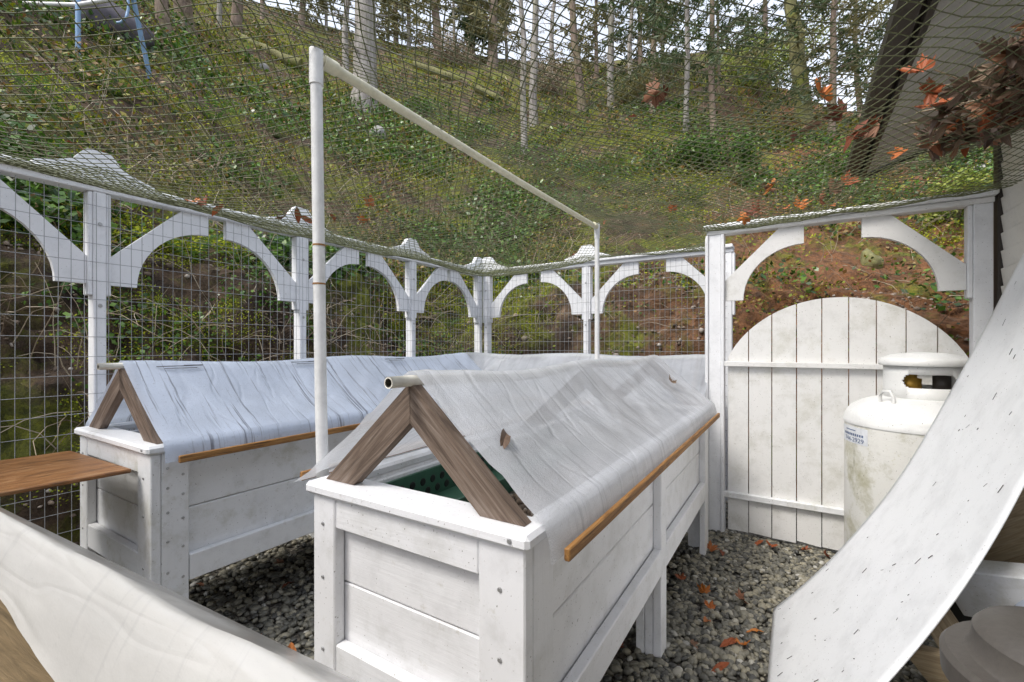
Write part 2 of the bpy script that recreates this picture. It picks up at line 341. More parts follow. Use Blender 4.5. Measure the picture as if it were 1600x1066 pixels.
for t in ts:
    b, nrm = toe(t)
    for s in ss:
        q = b + nrm * s; z = prof(s, t); am = min(1, s * 5 + .15) if s < 1.6 else 1
        d = .20 * fbm(q.x * .9, q.y * .9, z * .9 + 3) + .10 * fbm(q.x * 3.1 + 9, q.y * 3.1, z * 3.1, 5)
        d -= .13 * abs(fbm(q.x * 2.3 + 3, q.y * 2.3, z * 2.8, 4)) - .05 + .06 * abs(fbm(q.x * 6 + 1, q.y * 6, z * 7, 3))
        if s > 2: d += .35 * fbm(q.x * .25, q.y * .25, 4, 3) * min(1, (s - 2) / 4)
        dirv = (nrm * -.75 + Vector((0, 0, .65))) if s < 2 else Vector((0, 0, 1))
        HV.append(q + Vector((0, 0, z)) + dirv * (d * am))
ns = len(ss); HF = [(i * ns + j, (i + 1) * ns + j, (i + 1) * ns + j + 1, i * ns + j + 1) for i in range(len(ts) - 1) for j in range(ns - 1)]
hm = mesh('hillside', HV, HF); tag(link('hillside', hm, M['hill'], smooth=True), kind='structure')
BV = BVHTree.FromPolygons(HV, HF)
def hit(px, py):
    while True:
        h = BV.ray_cast(Vector((0, 0, EYE)), ray(px, py).normalized(), 90)
        if h[0] is not None or py > 520: return h[0], h[1]
        py += 6
def surf(t, s):
    """point and normal of the hillside near path t, distance s"""
    b, nrm = toe(t); q = b + nrm * s + Vector((0, 0, prof(s, t))); h = BV.find_nearest(q); n = h[1]
    if n.z < 0 or n.dot(-nrm + Vector((0, 0, .6))) < 0: n = -n
    return h[0], n

# scattered leaves, moss, stones and stems on the hillside (uncountable: stuff)
def scatter_quads(name, m, count, pick, size, up=.5, aspect=1.7, lift=.05, label=None):
    V = np.zeros((count * 4, 3), np.float32); i = 0
    while i < count:
        r = pick()
        if r is None: continue
        t, s = r; p, n = surf(t, s)
        for _ in range(min(random.randint(4, 9), count - i)):
            sz = size * random.uniform(.5, 1.3) * (1 + .07 * s); j = Vector((random.gauss(0, 1), random.gauss(0, 1), random.gauss(0, 1)))
            c = p + j * (size * 1.5) + n * (random.random() * lift); d = (Vector((random.gauss(0, 1), random.gauss(0, 1), random.gauss(0, .6))) + n * up).normalized()
            sd_ = d.cross(n + j * .5).normalized() * (sz / aspect * .5); e = d * sz
            V[i * 4] = c; V[i * 4 + 1] = c + e * .45 + sd_; V[i * 4 + 2] = c + e; V[i * 4 + 3] = c + e * .45 - sd_; i += 1
    me = npmesh(name, V, np.arange(count * 4).reshape(-1, 4)); return tag(link(name, me, m), label, None, None, 'stuff')
def dens(t, s, f, o): p = toe(t)[0] + toe(t)[1] * s; return fbm(p.x * f + o, p.y * f, prof(s, t) * f, 4)
def pk(smin, smax, thr, off, f=.8, t0=6.5, t1=TT + 5, pw=2.0):
    def fn():
        s = smin + (smax - smin) * random.random() ** pw; la, lr, lc = 10.4 - t0, (1.3 + s) * math.pi / 2, t1 - TT + .3 * s
        q = random.random() * (la + lr + lc)
        t = t0 + q if q < la else (10.4 + (q - la) / (1.3 + s) * 1.3 if q < la + lr else TT + q - la - lr)
        if t > TT - .4 and .3 < s < 3.2 and off != 15 and random.random() < .88: return None
        return (t, s) if dens(t, s, f, off) > thr else None
    return fn
scatter_quads('undergrowth', M['under'], 80000, pk(1.25, 24, -.02, 0, .6, pw=1.8), .062, .5, 1.8, .14, 'mixed low leaves and dead bracken covering the wooded slope')
scatter_quads('salal_cover', M['salal'], 42000, pk(1.1, 12, .10, 40, .5), .07, .3, 1.6, .26, 'glossy green salal spreading over the slope above the bank')
scatter_quads('ivy_cover', M['salal'], 15000, pk(.15, 1.9, .10, 52, .9, t1=TT + .1, pw=1.0), .038, .3, 1.4, .06, 'small dark ivy leaves clinging to the bank behind the wire fences')
scatter_quads('moss', M['mossleaf'], 110000, pk(1.2, 20, .05, 77, .7, pw=1.9), .036, 1.0, 2.2, .03, 'bright green moss cushions on the bank and slope')
scatter_quads('bank_moss', M['mossleaf'], 80000, pk(.12, 1.7, .06, 90, .8, pw=1.0), .018, 1.0, 2.0, .015, 'soft green moss on the cut bank behind the wire fences')
scatter_quads('leaf_litter', M['under'], 7000, pk(.4, 5, .05, 15, 1.0, 10.3, TT + 5), .045, .2, 1.4, .02, 'brown leaf litter on the red earth bank behind the gate')
def ico(sub):
    bm = bmesh.new(); bmesh.ops.create_icosphere(bm, subdivisions=sub, radius=1)
    v = np.array([x.co[:] for x in bm.verts], np.float32); f = np.array([[x.index for x in fc.verts] for fc in bm.faces], np.int32); bm.free(); return v, f
def blobs(name, m, P, S, sub, flat=.55, rough=.18, smooth=True):
    iv, jf = ico(sub); n = len(P); V = np.zeros((n, len(iv), 3), np.float32)
    for i in range(n):
        a = rng.uniform(0, 6.28); ca, sa = math.cos(a), math.sin(a); tilt = rng.normal(0, .3)
        sc = np.array([1, rng.uniform(.55, .95), flat * rng.uniform(.7, 1.3)]) * S[i]
        q = iv * (1 + rng.normal(0, rough, (len(iv), 1))) * sc
        q = np.stack([q[:, 0], q[:, 1] * math.cos(tilt) - q[:, 2] * math.sin(tilt), q[:, 1] * math.sin(tilt) + q[:, 2] * math.cos(tilt)], 1)
        q = np.stack([q[:, 0] * ca - q[:, 1] * sa, q[:, 0] * sa + q[:, 1] * ca, q[:, 2]], 1); V[i] = q + P[i]
    Fa = (jf[None] + (np.arange(n) * len(iv))[:, None, None]).reshape(-1, 3)
    return link(name, npmesh(name, V.reshape(-1, 3), Fa), m, smooth=smooth)
P, S = [], []
for _ in range(5200):
    t = random.uniform(5, TT + 6); s = random.uniform(.05, 1.5)
    if dens(t, s, 1.3, 5) < -.05: continue
    p, n = surf(t, s); P.append(p + n * .005); S.append(random.uniform(.008, .026) * (2.2 if random.random() < .05 else 1))
tag(blobs('bank_stones', M['rocks'], np.array(P), S, 1, .7, .22, False), 'broken stones bedded in the cut earth bank', None, None, 'stuff')
def stems(name, m, n, pick, L, rad, label, droop=.5):
    V, Fc = [], []
    for _ in range(n):
        r = None
        while r is None: r = pick()
        p, nn = surf(*r); d = (nn * .9 + Vector((random.gauss(0, 1), random.gauss(0, 1), random.gauss(.35, .8)))).normalized(); l_ = L * random.uniform(.4, 1.4)
        pts = []; q = p.copy()
        for k in range(6):
            pts.append(q.copy()); q = q + d * (l_ / 5); d = (d + Vector((random.gauss(0, .22), random.gauss(0, .22), -droop * .3 + random.gauss(0, .2)))).normalized()
        v, f = tube(pts, [rad * (1 - .13 * i) for i in range(6)], 3, False); o = len(V); V += v; Fc += [tuple(i + o for i in x) for x in f]
    return tag(link(name, npmesh(name, np.array([x[:] for x in V]), np.array(Fc)), m), label, None, None, 'stuff')
stems('dry_stems', M['twig'], 2400, pk(.2, 4, -.15, 31, .8, pw=1.4), .55, .0042, 'tangle of dry bramble and grass stems hanging over the bank')
stems('dead_bracken', M['twig'], 2600, pk(1.5, 20, -.15, 61, .6), .8, .006, 'dead bracken and fine bare branches on the upper slope')

# ferns
def frond_mesh():
    V, Fc = [], []; n = 17
    for i in range(n):
        u = i / (n - 1); c = Vector((u * .5, 0, .24 * math.sin(u * 2.2) - .10 * u)); ln = .085 * math.sin(min(1, u * 1.25 + .12) * math.pi) ** .7 + .006
        for sg in (-1, 1):
            o = len(V); V += [c, c + Vector((.016, sg * ln * .5, .004)), c + Vector((.025, sg * ln, -.012)), c + Vector((-.012, sg * ln * .5, .004))]; Fc.append((o, o + 1, o + 2, o + 3))
    return mesh('frond', V, Fc)
FM = frond_mesh(); FM.materials.append(M['fern'])
for px, py, sc, lab in ((300, 410, 1.15, 'large sword fern spilling down the bank behind the left fence'), (372, 250, 1.0, 'sword fern above the left fence rail in the ivy'), (450, 290, .9, 'sword fern on the slope behind the tall white pole'),
                        (700, 512, .7, 'small green fern low on the bank in the back corner'), (930, 500, .8, 'fern low on the red bank behind the back fence post'), (1495, 350, 1.0, 'green fern above the gate beside the house'),
                        (1240, 300, 1.0, 'sword fern on the slope above the gate rail'), (850, 290, 1.2, 'sword fern on the slope under the slim grey trunks'))\
        + tuple((a, b, 1.25, 'green sword fern among the brush on the open slope above the fences') for a, b in ((60, 170), (180, 150), (330, 190), (400, 160), (430, 215), (620, 250), (660, 180), (730, 230), (780, 310), (960, 260), (1000, 300), (1080, 320), (1160, 290), (1290, 260))):
    h, n = hit(px, py)
    if h is None: continue
    e = empty('fern', h, lab, 'fern', 'ferns on the bank')
    for k in range(9):
        mw = Matrix.Translation(h) @ Matrix.Rotation(k * .7 + random.uniform(-.2, .2), 4, 'Z') @ Matrix.Rotation(random.uniform(-.5, .2), 4, 'Y') @ Matrix.Scale(sc * random.uniform(.7, 1.1), 4)
        link('frond', FM, None, e, mw)

# ------------------------------------------------------------------ trees
def tree(px, py, wpx, lab, bk, kind='bare', lean=0, H=None):
    h, n = hit(px, py)
    if h is None: return
    d = (h - Vector((0, 0, EYE))).dot(Vector((-SA, CA, 0))); r = max(.03, wpx / FPX * d / 2); H = H or 9
    base = h - Vector((0, 0, .4)); e = empty('conifer_tree' if kind != 'bare' else 'bare_tree', base, lab, 'tree', 'trees on the wooded slope')
    pts = []; x = base.copy(); dv = Vector((CA * lean, SA * lean, 1))
    for k in range(15):
        pts.append(x.copy()); x = x + dv * (H / 14) + Vector((random.gauss(0, .03), random.gauss(0, .03), 0)) * (r * 6 + .2)
    rad = [r * (1.35 if k == 0 else 1.0 - .055 * k) for k in range(15)]
    tr = tubeobj('trunk', pts, rad, M[bk], e, 12)
    V, Fc, BVt, BF = [], [], [], []
    nb = {'bare': 44, 'fir': 46, 'olive': 40}[kind]; z0 = {'bare': .14, 'fir': .14, 'olive': .12}[kind]
    for b in range(nb):
        u = z0 + (1 - z0) * (b + random.random()) / nb; i = min(13, int(u * 14)); c = pts[i].lerp(pts[i + 1], u * 14 - i)
        a = random.uniform(0, 6.28); L = (1.15 - u) * H * .27 * random.uniform(.5, 1.1) if kind != 'bare' else random.uniform(.5, 1.5)
        d0 = Vector((math.cos(a), math.sin(a), .15 if kind != 'fir' else -.05)); q = c.copy(); bp = []
        for k in range(7):
            bp.append(q.copy()); q = q + d0 * (L / 6); d0 = (d0 + Vector((random.gauss(0, .14), random.gauss(0, .14), -.10 if kind == 'fir' else random.gauss(0, .12)))).normalized()
        v, f = tube(bp, [max(.006, r * .16) * (1 - .14 * k) for k in range(7)], 4, False); o = len(BVt); BVt += v; BF += [tuple(i2 + o for i2 in x2) for x2 in f]
        for _ in range({'bare': 26, 'fir': 130, 'olive': 90}[kind]):
            k = random.uniform(.8, 5.99); c2 = bp[int(k)].lerp(bp[int(k) + 1], k % 1); sz = random.uniform(.06, .17) * max(1, d / 10) if kind != 'bare' else random.uniform(.10, .34)
            dd = Vector((random.gauss(0, .8), random.gauss(0, .8), random.gauss(-.45, .4))).normalized() * sz; c2 = c2 + Vector((random.gauss(0, .07), random.gauss(0, .07), random.gauss(-.03, .06)))
            sd_ = dd.cross(Vector((random.gauss(0, 1), random.gauss(0, 1), random.gauss(0, 1)))).normalized() * (sz * (.13 if kind != 'bare' else .022))
            o = len(V); V += [c2, c2 + dd * .5 + sd_, c2 + dd, c2 + dd * .5 - sd_]; Fc.append((o, o + 1, o + 2, o + 3))
    tag(link('limbs', npmesh('limbs', np.array([x2[:] for x2 in BVt]), np.array(BF)), M[bk], e), kind='stuff')
    link('crown', npmesh('crown', np.array([x2[:] for x2 in V]), np.array(Fc)), M['needle' if kind == 'fir' else ('needleol' if kind == 'olive' else 'twig')], e)
tree(566, 165, 40, 'thick pale trunk rising behind the white pipe crossbar', 'barkgrey', 'bare', .0, 12)
tree(540, 120, 11, 'thin grey trunk close beside the thick pale trunk', 'barkgrey')
tree(258, 45, 20, 'brown trunk at the top of the slope nearest the blue poles', 'barkbrown')
tree(296, 55, 27, 'stout brown trunk at the top of the slope, second from the blue poles', 'barkbrown')
tree(342, 40, 8, 'thin pale stem between two brown trunks', 'barkgrey')
tree(372, 50, 17, 'grey brown trunk right of the thin pale stem', 'barkbrown')
tree(684, 95, 15, 'brown straight trunk beyond the moss ridge', 'barkbrown', 'olive', 0, 12)
tree(735, 75, 16, 'young dark green fir among bare trunks', 'barkbrown', 'fir', 0, 7)
tree(767, 105, 17, 'brown trunk behind the slim pale leaning one', 'barkbrown', 'olive', 0, 11)
tree(820, 236, 11, 'slim pale trunk leaning left, rooted low on the slope', 'barkgrey', 'bare', -.06, 10)
tree(834, 195, 14, 'grey trunk just right of the slim leaning one', 'barkgrey', 'bare', .0, 11)
tree(912, 170, 14, 'grey brown trunk leaning left among dead bracken', 'barkbrown', 'bare', -.12, 11)
tree(955, 172, 12, 'straight pale grey trunk above the far pipe post', 'barkgrey', 'bare', 0, 12)
tree(1000, 125, 9, 'thin brown trunk at the skyline', 'barkbrown', 'fir', 0, 12)
tree(1072, 205, 9, 'thin pale trunk beside the sunlit bush', 'barkgrey', 'fir', 0, 13)
tree(1196, 130, 9, 'thin fir rising behind the sunlit bush', 'barkbrown', 'fir', 0, 13)
tree(1253, 190, 25, 'large mossy yellow green trunk with spreading boughs', 'barkmoss', 'olive', 0, 13)
tree(1345, 190, 9, 'slender fir between the mossy trunk and the roof', 'barkbrown', 'olive', 0, 12)
tree(1395, 230, 8, 'slender fir close beside the dark gutter', 'barkbrown', 'fir', 0, 10)
tree(1115, 215, 10, 'tall fir with drooping boughs above the dark evergreen shrub', 'barkbrown', 'fir', 0, 11)
tree(1298, 215, 11, 'tall fir with drooping boughs right of the mossy trunk', 'barkbrown', 'fir', 0, 11)
tree(1020, 175, 10, 'tall fir with drooping boughs beside the olive thicket', 'barkbrown', 'fir', 0, 12)
tree(620, 60, 9, 'thin trunk at the skyline right of the thick pale trunk', 'barkbrown', 'olive', 0, 10)
tree(470, 40, 10, 'thin trunk at the skyline above the tall white pole', 'barkbrown', 'olive', 0, 9)

def bush(px, py, rx, rz, n, sz, m, lab):
    h, _ = hit(px, py)
    if h is None: return
    e = empty('bush', h, lab, 'bush'); V = np.zeros((n * 4, 3), np.float32); cl = [Vector((random.gauss(0, .5) * rx, random.gauss(0, .5) * rx, random.uniform(.1, 1) * rz)) for _ in range(22)]
    for i in range(n):
        c = random.choice(cl); p = h + c + Vector((random.gauss(0, 1), random.gauss(0, 1), random.gauss(0, 1))) * (.17 * rx); d = Vector((random.gauss(0, 1), random.gauss(0, 1), random.gauss(.1, .7))).normalized() * sz * random.uniform(.5, 1.2)
        s_ = d.cross(Vector((random.gauss(0, 1), random.gauss(0, 1), random.gauss(0, 1)))).normalized() * sz * .3
        V[i * 4:i * 4 + 4] = [p[:], (p + d * .5 + s_)[:], (p + d)[:], (p + d * .5 - s_)[:]]
    link('crown', npmesh('crown', V, np.arange(n * 4).reshape(-1, 4)), m, e)
    Vt, Ft = [], []
    for c in cl[:14]:
        v, f = tube([h - Vector((0, 0, .2)), h + c * .5 + Vector((0, 0, .1)), h + c], [.03 * rx, .02 * rx, .008 * rx], 5, False); o = len(Vt); Vt += v; Ft += [tuple(i + o for i in x) for x in f]
    link('stem', mesh('stem', Vt, Ft), M['barkbrown'], e)
bush(1185, 150, 2.2, 1.9, 12000, .12, M['bushlit'], 'rounded bush with sunlit yellow green painted into its leaves at the hill crest')
bush(1110, 262, .9, .5, 6000, .075, M['salal'], 'dark glossy evergreen shrub below the sunlit bush')
bush(1330, 280, .9, .6, 5000, .075, M['salal'], 'loose green shrub between the mossy trunk and the house')
bush(1490, 345, .5, .5, 2500, .07, M['bushlit'], 'bright green shrub seen through the gate arch beside the house')
bush(1010, 165, 1.5, 1.2, 5000, .09, M['needleol'], 'olive brown thicket at the skyline left of the sunlit bush')
bush(700, 100, 1.6, 1.4, 4500, .10, M['twig'], 'dry brown thicket at the skyline behind the mossy log')
bush(880, 150, 1.5, 1.5, 4500, .09, M['twig'], 'dry brown thicket between the slim grey trunks')
for i_, (px_, py_) in enumerate(((640, 70), (712, 85), (792, 95), (862, 115), (932, 120), (985, 130), (1035, 140), (1122, 150), (1300, 200), (410, 30), (510, 50))):
    tree(px_, py_, random.uniform(5, 9), 'thin bare trunk standing far back on the crest of the slope', random.choice(('barkbrown', 'barkgrey')), ('olive', 'bare')[i_ % 2], random.uniform(-.04, .04), 9)
# mossy logs and boulders on the slope
for px, py, L, r, an, lab in ((420, 85, 2.6, .16, .5, 'moss covered fallen log on the slope left of the thick trunk'), (690, 120, 3.0, .2, .4, 'mossy fallen log below the brown trunks'), (780, 160, 2.2, .14, .5, 'mossy log beside the slim leaning trunk')):
    h, _ = hit(px, py)
    a = Vector((CA * math.cos(an) , SA * math.cos(an), -math.sin(an) * .8)); pts = [h + a * (L * (k / 7 - .5)) + Vector((0, 0, .12 + random.gauss(0, .02))) for k in range(8)]
    e = tag(tubeobj('fallen_log', pts, [r * random.uniform(.85, 1.1) for _ in pts], M['barkmoss'], None, 12), lab, 'log')
def boulder(px, py, sz, m, lab, mossy=None):
    h, n = hit(px, py); o = blobs('boulder', m, np.array([h[:]]), [sz], 3, .8, .02, True); o.name = 'boulder'
    v = o.data.vertices
    for x in v: c = x.co; k = 1 + .35 * fbm(c.x * 2.2 / sz * .4, c.y * 2.2 / sz * .4, c.z * 2.2 / sz * .4, 4); x.co = h + (c - h) * k
    return tag(o, lab, 'boulder')
boulder(172, 50, .55, M['rockdark'], 'dark purplish boulder beside the blue pole')
boulder(590, 210, .3, M['stone'], 'pale rock at the foot of the thick trunk')
boulder(410, 108, .22, M['stone'], 'small grey rock by the mossy log')
boulder(1360, 410, .17, M['barkmoss'], 'moss capped round stone seen through the gate arch')
for px, py, r, lab in ((1556, 236, .19, 'pale round stepping slab highest on the mossy slope beneath the eave'), (1490, 276, .16, 'pale round stepping slab low on the mossy slope beneath the eave'), (1530, 268, .15, 'pale round stepping slab between its two neighbours beneath the eave')):
    h, n = hit(px, py)
    v, f = lathe([(0, .05), (r * .96, .05), (r, .03), (r, -.1)], 20); q = n if n.z > 0 else -n
    tag(link('stone_slab', mesh('stone_slab', v, f), M['stone'], None, Matrix.Translation(h) @ (q + Vector((0, -.5, 0))).to_track_quat('Z', 'Y').to_matrix().to_4x4(), True), lab, 'stone slab', 'round slabs on the slope')
# blue pole frame, top left
h1, _ = hit(122, 85); h2, _ = hit(240, 122)
e = empty('pole_frame', h1, 'light blue metal pole frame with a pale crossbar on the upper slope', 'frame')
tp1 = h1 + Vector((0, 0, 2.0)); k = h2 - Vector((0, 0, EYE)); t2 = Vector((0, 0, EYE)) + ray(196, -60) * (k.length / ray(196, -60).length)
tubeobj('pole', [h1 - Vector((0, 0, .3)), tp1], .036, M['blue'], e); tubeobj('pole', [h2 - Vector((0, 0, .3)), t2], .036, M['blue'], e)
dd = (h1 - Vector((0, 0, EYE))).dot(Vector((-SA, CA, 0))); cb = lambda px, py: Vector((0, 0, EYE)) + ray(px, py) * dd
tubeobj('crossbar', [cb(-120, 2), cb(122, 8), cb(205, -6)], .034, M['pvc'], e)
tubeobj('hoop', [cb(185 + 16 * math.cos(a), 8 + 28 * math.sin(a)) for a in np.linspace(-2.2, 1.7, 12)], .02, M['blue'], e)

# ------------------------------------------------------------------ gravel
def inrect(n, x0, x1, y0, y1): return np.stack([rng.uniform(x0, x1, n), rng.uniform(y0, y1, n), rng.uniform(-.004, .012, n)], 1)
P = np.concatenate([inrect(4600, -2.42, -1.3, 1.2, 3.5), inrect(10800, -.62, 1.0, 1.5, 4.05)])
tag(blobs('gravel', M['gravel'], P, np.abs(rng.normal(.0125, .0045, len(P))) + .006, 2, .55, .035), 'rounded grey and tan river pebbles between the planters', None, None, 'stuff')
P = np.concatenate([inrect(4200, -3.5, -2.4, .3, 4.7), inrect(2400, -1.4, -.5, .9, 3.9), inrect(1600, -2.4, -.4, 3.5, 4.8)])
tag(blobs('gravel', M['gravel'], P, np.abs(rng.normal(.018, .005, len(P))) + .006, 1, .55, .05), 'shaded river pebbles underneath the planters', None, None, 'stuff')

# ------------------------------------------------------------------ planters
def screw(p, nrm, parent, r=.0065):
    v, f = lathe([(0, .003), (r * .8, .003), (r, 0)], 10); mw = Matrix.Translation(p) @ Vector(nrm).to_track_quat('Z', 'Y').to_matrix().to_4x4()
    link('screw_head', mesh('screw_head', v, f), M['steel'], parent, mw)
ZT = 1.06
def planter(lab, x0, x1, y0, y1, axis, wm, soil=True, near_end=True):
    """raised box on legs; length along y (axis 'y') or along x; near end gets full trim"""
    e = empty('raised_planter', ((x0 + x1) / 2, (y0 + y1) / 2, 0), lab, 'planter', 'white raised planters')
    def S(n, a0, a1, b0, b1, z0, z1, m=None, ch=.004):    # a across, b along
        if axis == 'y': return slab(n, a0, a1, b0, b1, z0, z1, m or wm, e, ch)
        return slab(n, b0, b1, a0, a1, z0, z1, m or wm, e, ch)
    a0, a1, b0, b1 = (x0, x1, y0, y1) if axis == 'y' else (y0, y1, x0, x1)
    A0, A1, B0, B1 = a0 + .02, a1 - .02, b0 + .02, b1 - .02      # faces of the legs, inside the cap's lip
    lw = .105; bm_ = (b0 + b1) / 2
    for bb in (B0, B1 - .14):
        end = bb == B0
        for (p0, p1) in ((A0, A0 + lw), (A1 - lw - .03, A1)):     # legs: end board plus side board
            S('leg', p0, p1, bb if end else bb + .10, bb + .04 if end else bb + .14, 0, 1.02)
        S('leg', A0, A0 + .04, bb + .042 if end else bb, bb + .15 if end else bb + .098, 0, 1.02)
        S('leg', A1 - .04, A1, bb + .042 if end else bb, bb + .15 if end else bb + .098, 0, 1.02)
    for sA in (0, 1):                                            # middle legs from three upright boards
        q0 = A0 if sA == 0 else A1 - .04
        S('leg', q0, q0 + .04, bm_ - .05, bm_ + .05, 0, 1.02)
        S('leg_packing', q0 + (.042 if sA == 0 else -.042), q0 + (.082 if sA == 0 else -.002), bm_ - .045, bm_ + .045, 0, .495)
        S('leg_packing', q0 + (.084 if sA == 0 else -.084), q0 + (.124 if sA == 0 else -.044), bm_ - .047, bm_ + .043, 0, .495)
    for bs in (B0 + .03, B1 - .055):                              # end panels of two planks with a seam
        S('plank', A0 + .012, A1 - .012, bs + .012, bs + .037, .50, .738); S('plank', A0 + .012, A1 - .012, bs + .012, bs + .037, .742, 1.015)
    S('apron', A0 + lw + .002, A1 - lw - .032, B0 + .003, B0 + .029, .925, 1.018)
    S('bottom_rail', A0 + lw + .002, A1 - lw - .032, B0 + .003, B0 + .040, .44, .56)
    for q in (A0 + .040, A1 - .065):                             # long side planks
        S('plank', q, q + .025, B0 + .07, B1 - .07, .50, .738); S('plank', q, q + .025, B0 + .07, B1 - .07, .742, 1.015)
    for q in (A0 - .002, A1 - .036):
        S('side_rail', q, q + .038, B0 + .153, bm_ - .052, .41, .53); S('side_rail', q, q + .038, bm_ + .052, B1 - .142, .41, .53)
    cw = .13
    S('cap', a0, a1, b0, b0 + cw, 1.022, ZT, None, .010); S('cap', a0, a1, b1 - cw, b1, 1.022, ZT, None, .010)
    S('cap', a0, a0 + .07, b0 + cw + .002, b1 - cw - .002, 1.022, ZT, None, .010); S('cap', a1 - .07, a1, b0 + cw + .002, b1 - cw - .002, 1.022, ZT, None, .010)
    S('soil', A0 + .05, A1 - .05, B0 + .075, B1 - .075, .80, .88, M['ground'], 0)
    if axis == 'y':
        for z in (.93, .76, .53, .25):
            screw((a0 + .02 + .05, B0 - .001, z), (0, -1, 0), e); screw((A1 - .07, B0 - .001, z - .02), (0, -1, 0), e)
        for i, z in enumerate((.95, .86, .75, .62, .48, .33) if wm is M['white_old'] else ()):
            screw((A1 + .001, B0 + .065, z), (1, 0, 0), e); screw((A1 + .001, B0 + .125, z - .04), (1, 0, 0), e)
        screw((a1 - .05, b0 - .001, 1.043), (0, -1, 0), e)
    return e
NX0, NX1, NY0, NY1 = -1.352, -.515, .90, 3.62
LX0, LX1, LY0, LY1 = -3.285, -2.365, .835, 3.62
planter('white raised planter standing alone in the middle of the gravel', NX0, NX1, NY0, NY1, 'y', M['white'])
planter('white raised planter with algae stains along the long wire fence', LX0, LX1, LY0, LY1, 'y', M['white_old'])
planter('white raised planter across the back, tucked behind the others', -3.25, -.62, 3.78, 4.66, 'x', M['white'])

def film_sheet(name, cs, L, axis_pt, m, parent, nu=70, sag=.03, seed=0, along='y', ridge_i=None, sup=None):
    """plastic over a ridge: cs = cross-section polyline (a,z); runs from axis_pt along its length"""
    arc = [0]
    for (a, b), (c, d) in zip(cs, cs[1:]): arc.append(arc[-1] + math.hypot(c - a, d - b))
    nv = 60; V, Fc, UV = [], [], []
    for i in range(nu + 1):
        u = i / nu; y = axis_pt + u * L
        sp = min(abs(u - s_) for s_ in (sup or (0.02, .5, .98))); slack = min(1, sp / .22); slack = slack * slack * (3 - 2 * slack)
        for j in range(nv + 1):
            q = arc[-1] * j / nv; k = max(0, min(len(cs) - 2, next((x for x in range(len(arc) - 1) if q <= arc[x + 1]), len(cs) - 2)))
            f = (q - arc[k]) / (arc[k + 1] - arc[k]); a = cs[k][0] + (cs[k + 1][0] - cs[k][0]) * f; z = cs[k][1] + (cs[k + 1][1] - cs[k][1]) * f
            tx, tz = cs[k + 1][0] - cs[k][0], cs[k + 1][1] - cs[k][1]; ln = math.hypot(tx, tz); nx, nz = -tz / ln, tx / ln
            hump = math.sin(math.pi * f) if ln > .25 else .0
            wr = fbm(y * 2.4 + seed, q * 1.3, seed, 4) * .013 + (1 - min(1, abs(fbm((y + q * .5) * 2.6 + seed, q * .9, seed + 5, 2)) * 9)) * .009 + (1 - min(1, abs(fbm((y - q * .7) * 2.2 + seed, q * .8, seed + 9, 2)) * 10)) * .008
            if cs[k + 1][1] < 1.06 or cs[k][1] < 1.06: wr = fbm(y * 5 + seed, q * 5, seed, 3) * .012
            ridge = math.exp(-((q - (arc[ridge_i] if ridge_i else 0)) / .06) ** 2) if ridge_i else 0
            off = -sag * hump * (.35 + .65 * slack) + wr * (.25 + .75 * hump); z2 = z + nz * off - .024 * (1 - math.cos(4 * math.pi * u)) / 2 * ridge; a2 = a + nx * off
            V.append((a2, y, z2) if along == 'y' else (y, a2, z2)); UV.append((u * L, q))
    for i in range(nu):
        for j in range(nv): a = i * (nv + 1) + j; Fc.append((a, a + nv + 1, a + nv + 2, a + 1))
    me = mesh(name, V, Fc); ul = me.uv_layers.new(name='UVMap'); li = np.zeros(len(me.loops), np.int32); me.loops.foreach_get('vertex_index', li)
    ul.data.foreach_set('uv', np.array(UV, np.float32)[li].ravel()); return link(name, me, m, parent, smooth=True)
def aframe(e, x0, x1, y, zr, feet_in=.04, wd=.088, th=.036, along='y', m=None):
    xm = (x0 + x1) / 2
    Pt = (lambda a, z, b=y: Vector((a, b, z))) if along == 'y' else (lambda a, z, b=y: Vector((b, a, z)))
    nb = Vector((0, 1, 0)) if along == 'y' else Vector((1, 0, 0))
    for sg, xe in ((-1, x0 + feet_in), (1, x1 - feet_in)):
        # outline of one rafter: plumb cut at the peak, level cut at the foot
        dx, dz = xm - xe, zr - ZT - .001; ln = math.hypot(dx, dz); vw = wd * ln / abs(dx); hw = wd * ln / dz
        xi = xe - sg * hw
        pts = [(xe, ZT + .001), (xm + sg * .001, zr), (xm + sg * .001, zr - vw), (xi, ZT + .001)]
        c0 = Vector((xe, ZT)); d = Vector((dx, dz)).normalized(); n2 = Vector((-d.y, d.x))
        loc = [((Vector(p) - c0).dot(d), (Vector(p) - c0).dot(n2)) for p in pts]
        me = prism(loc, th); X = (Pt(dx, dz, 0)).normalized(); Z = Pt(n2.x, n2.y, 0); Y = Z.cross(X)
        mw = Matrix((X, Y, Z)).transposed().to_4x4(); mw.translation = Pt(xe, ZT)
        link('rafter', me, m or M['greywood'], e, mw)
ZR = 1.395
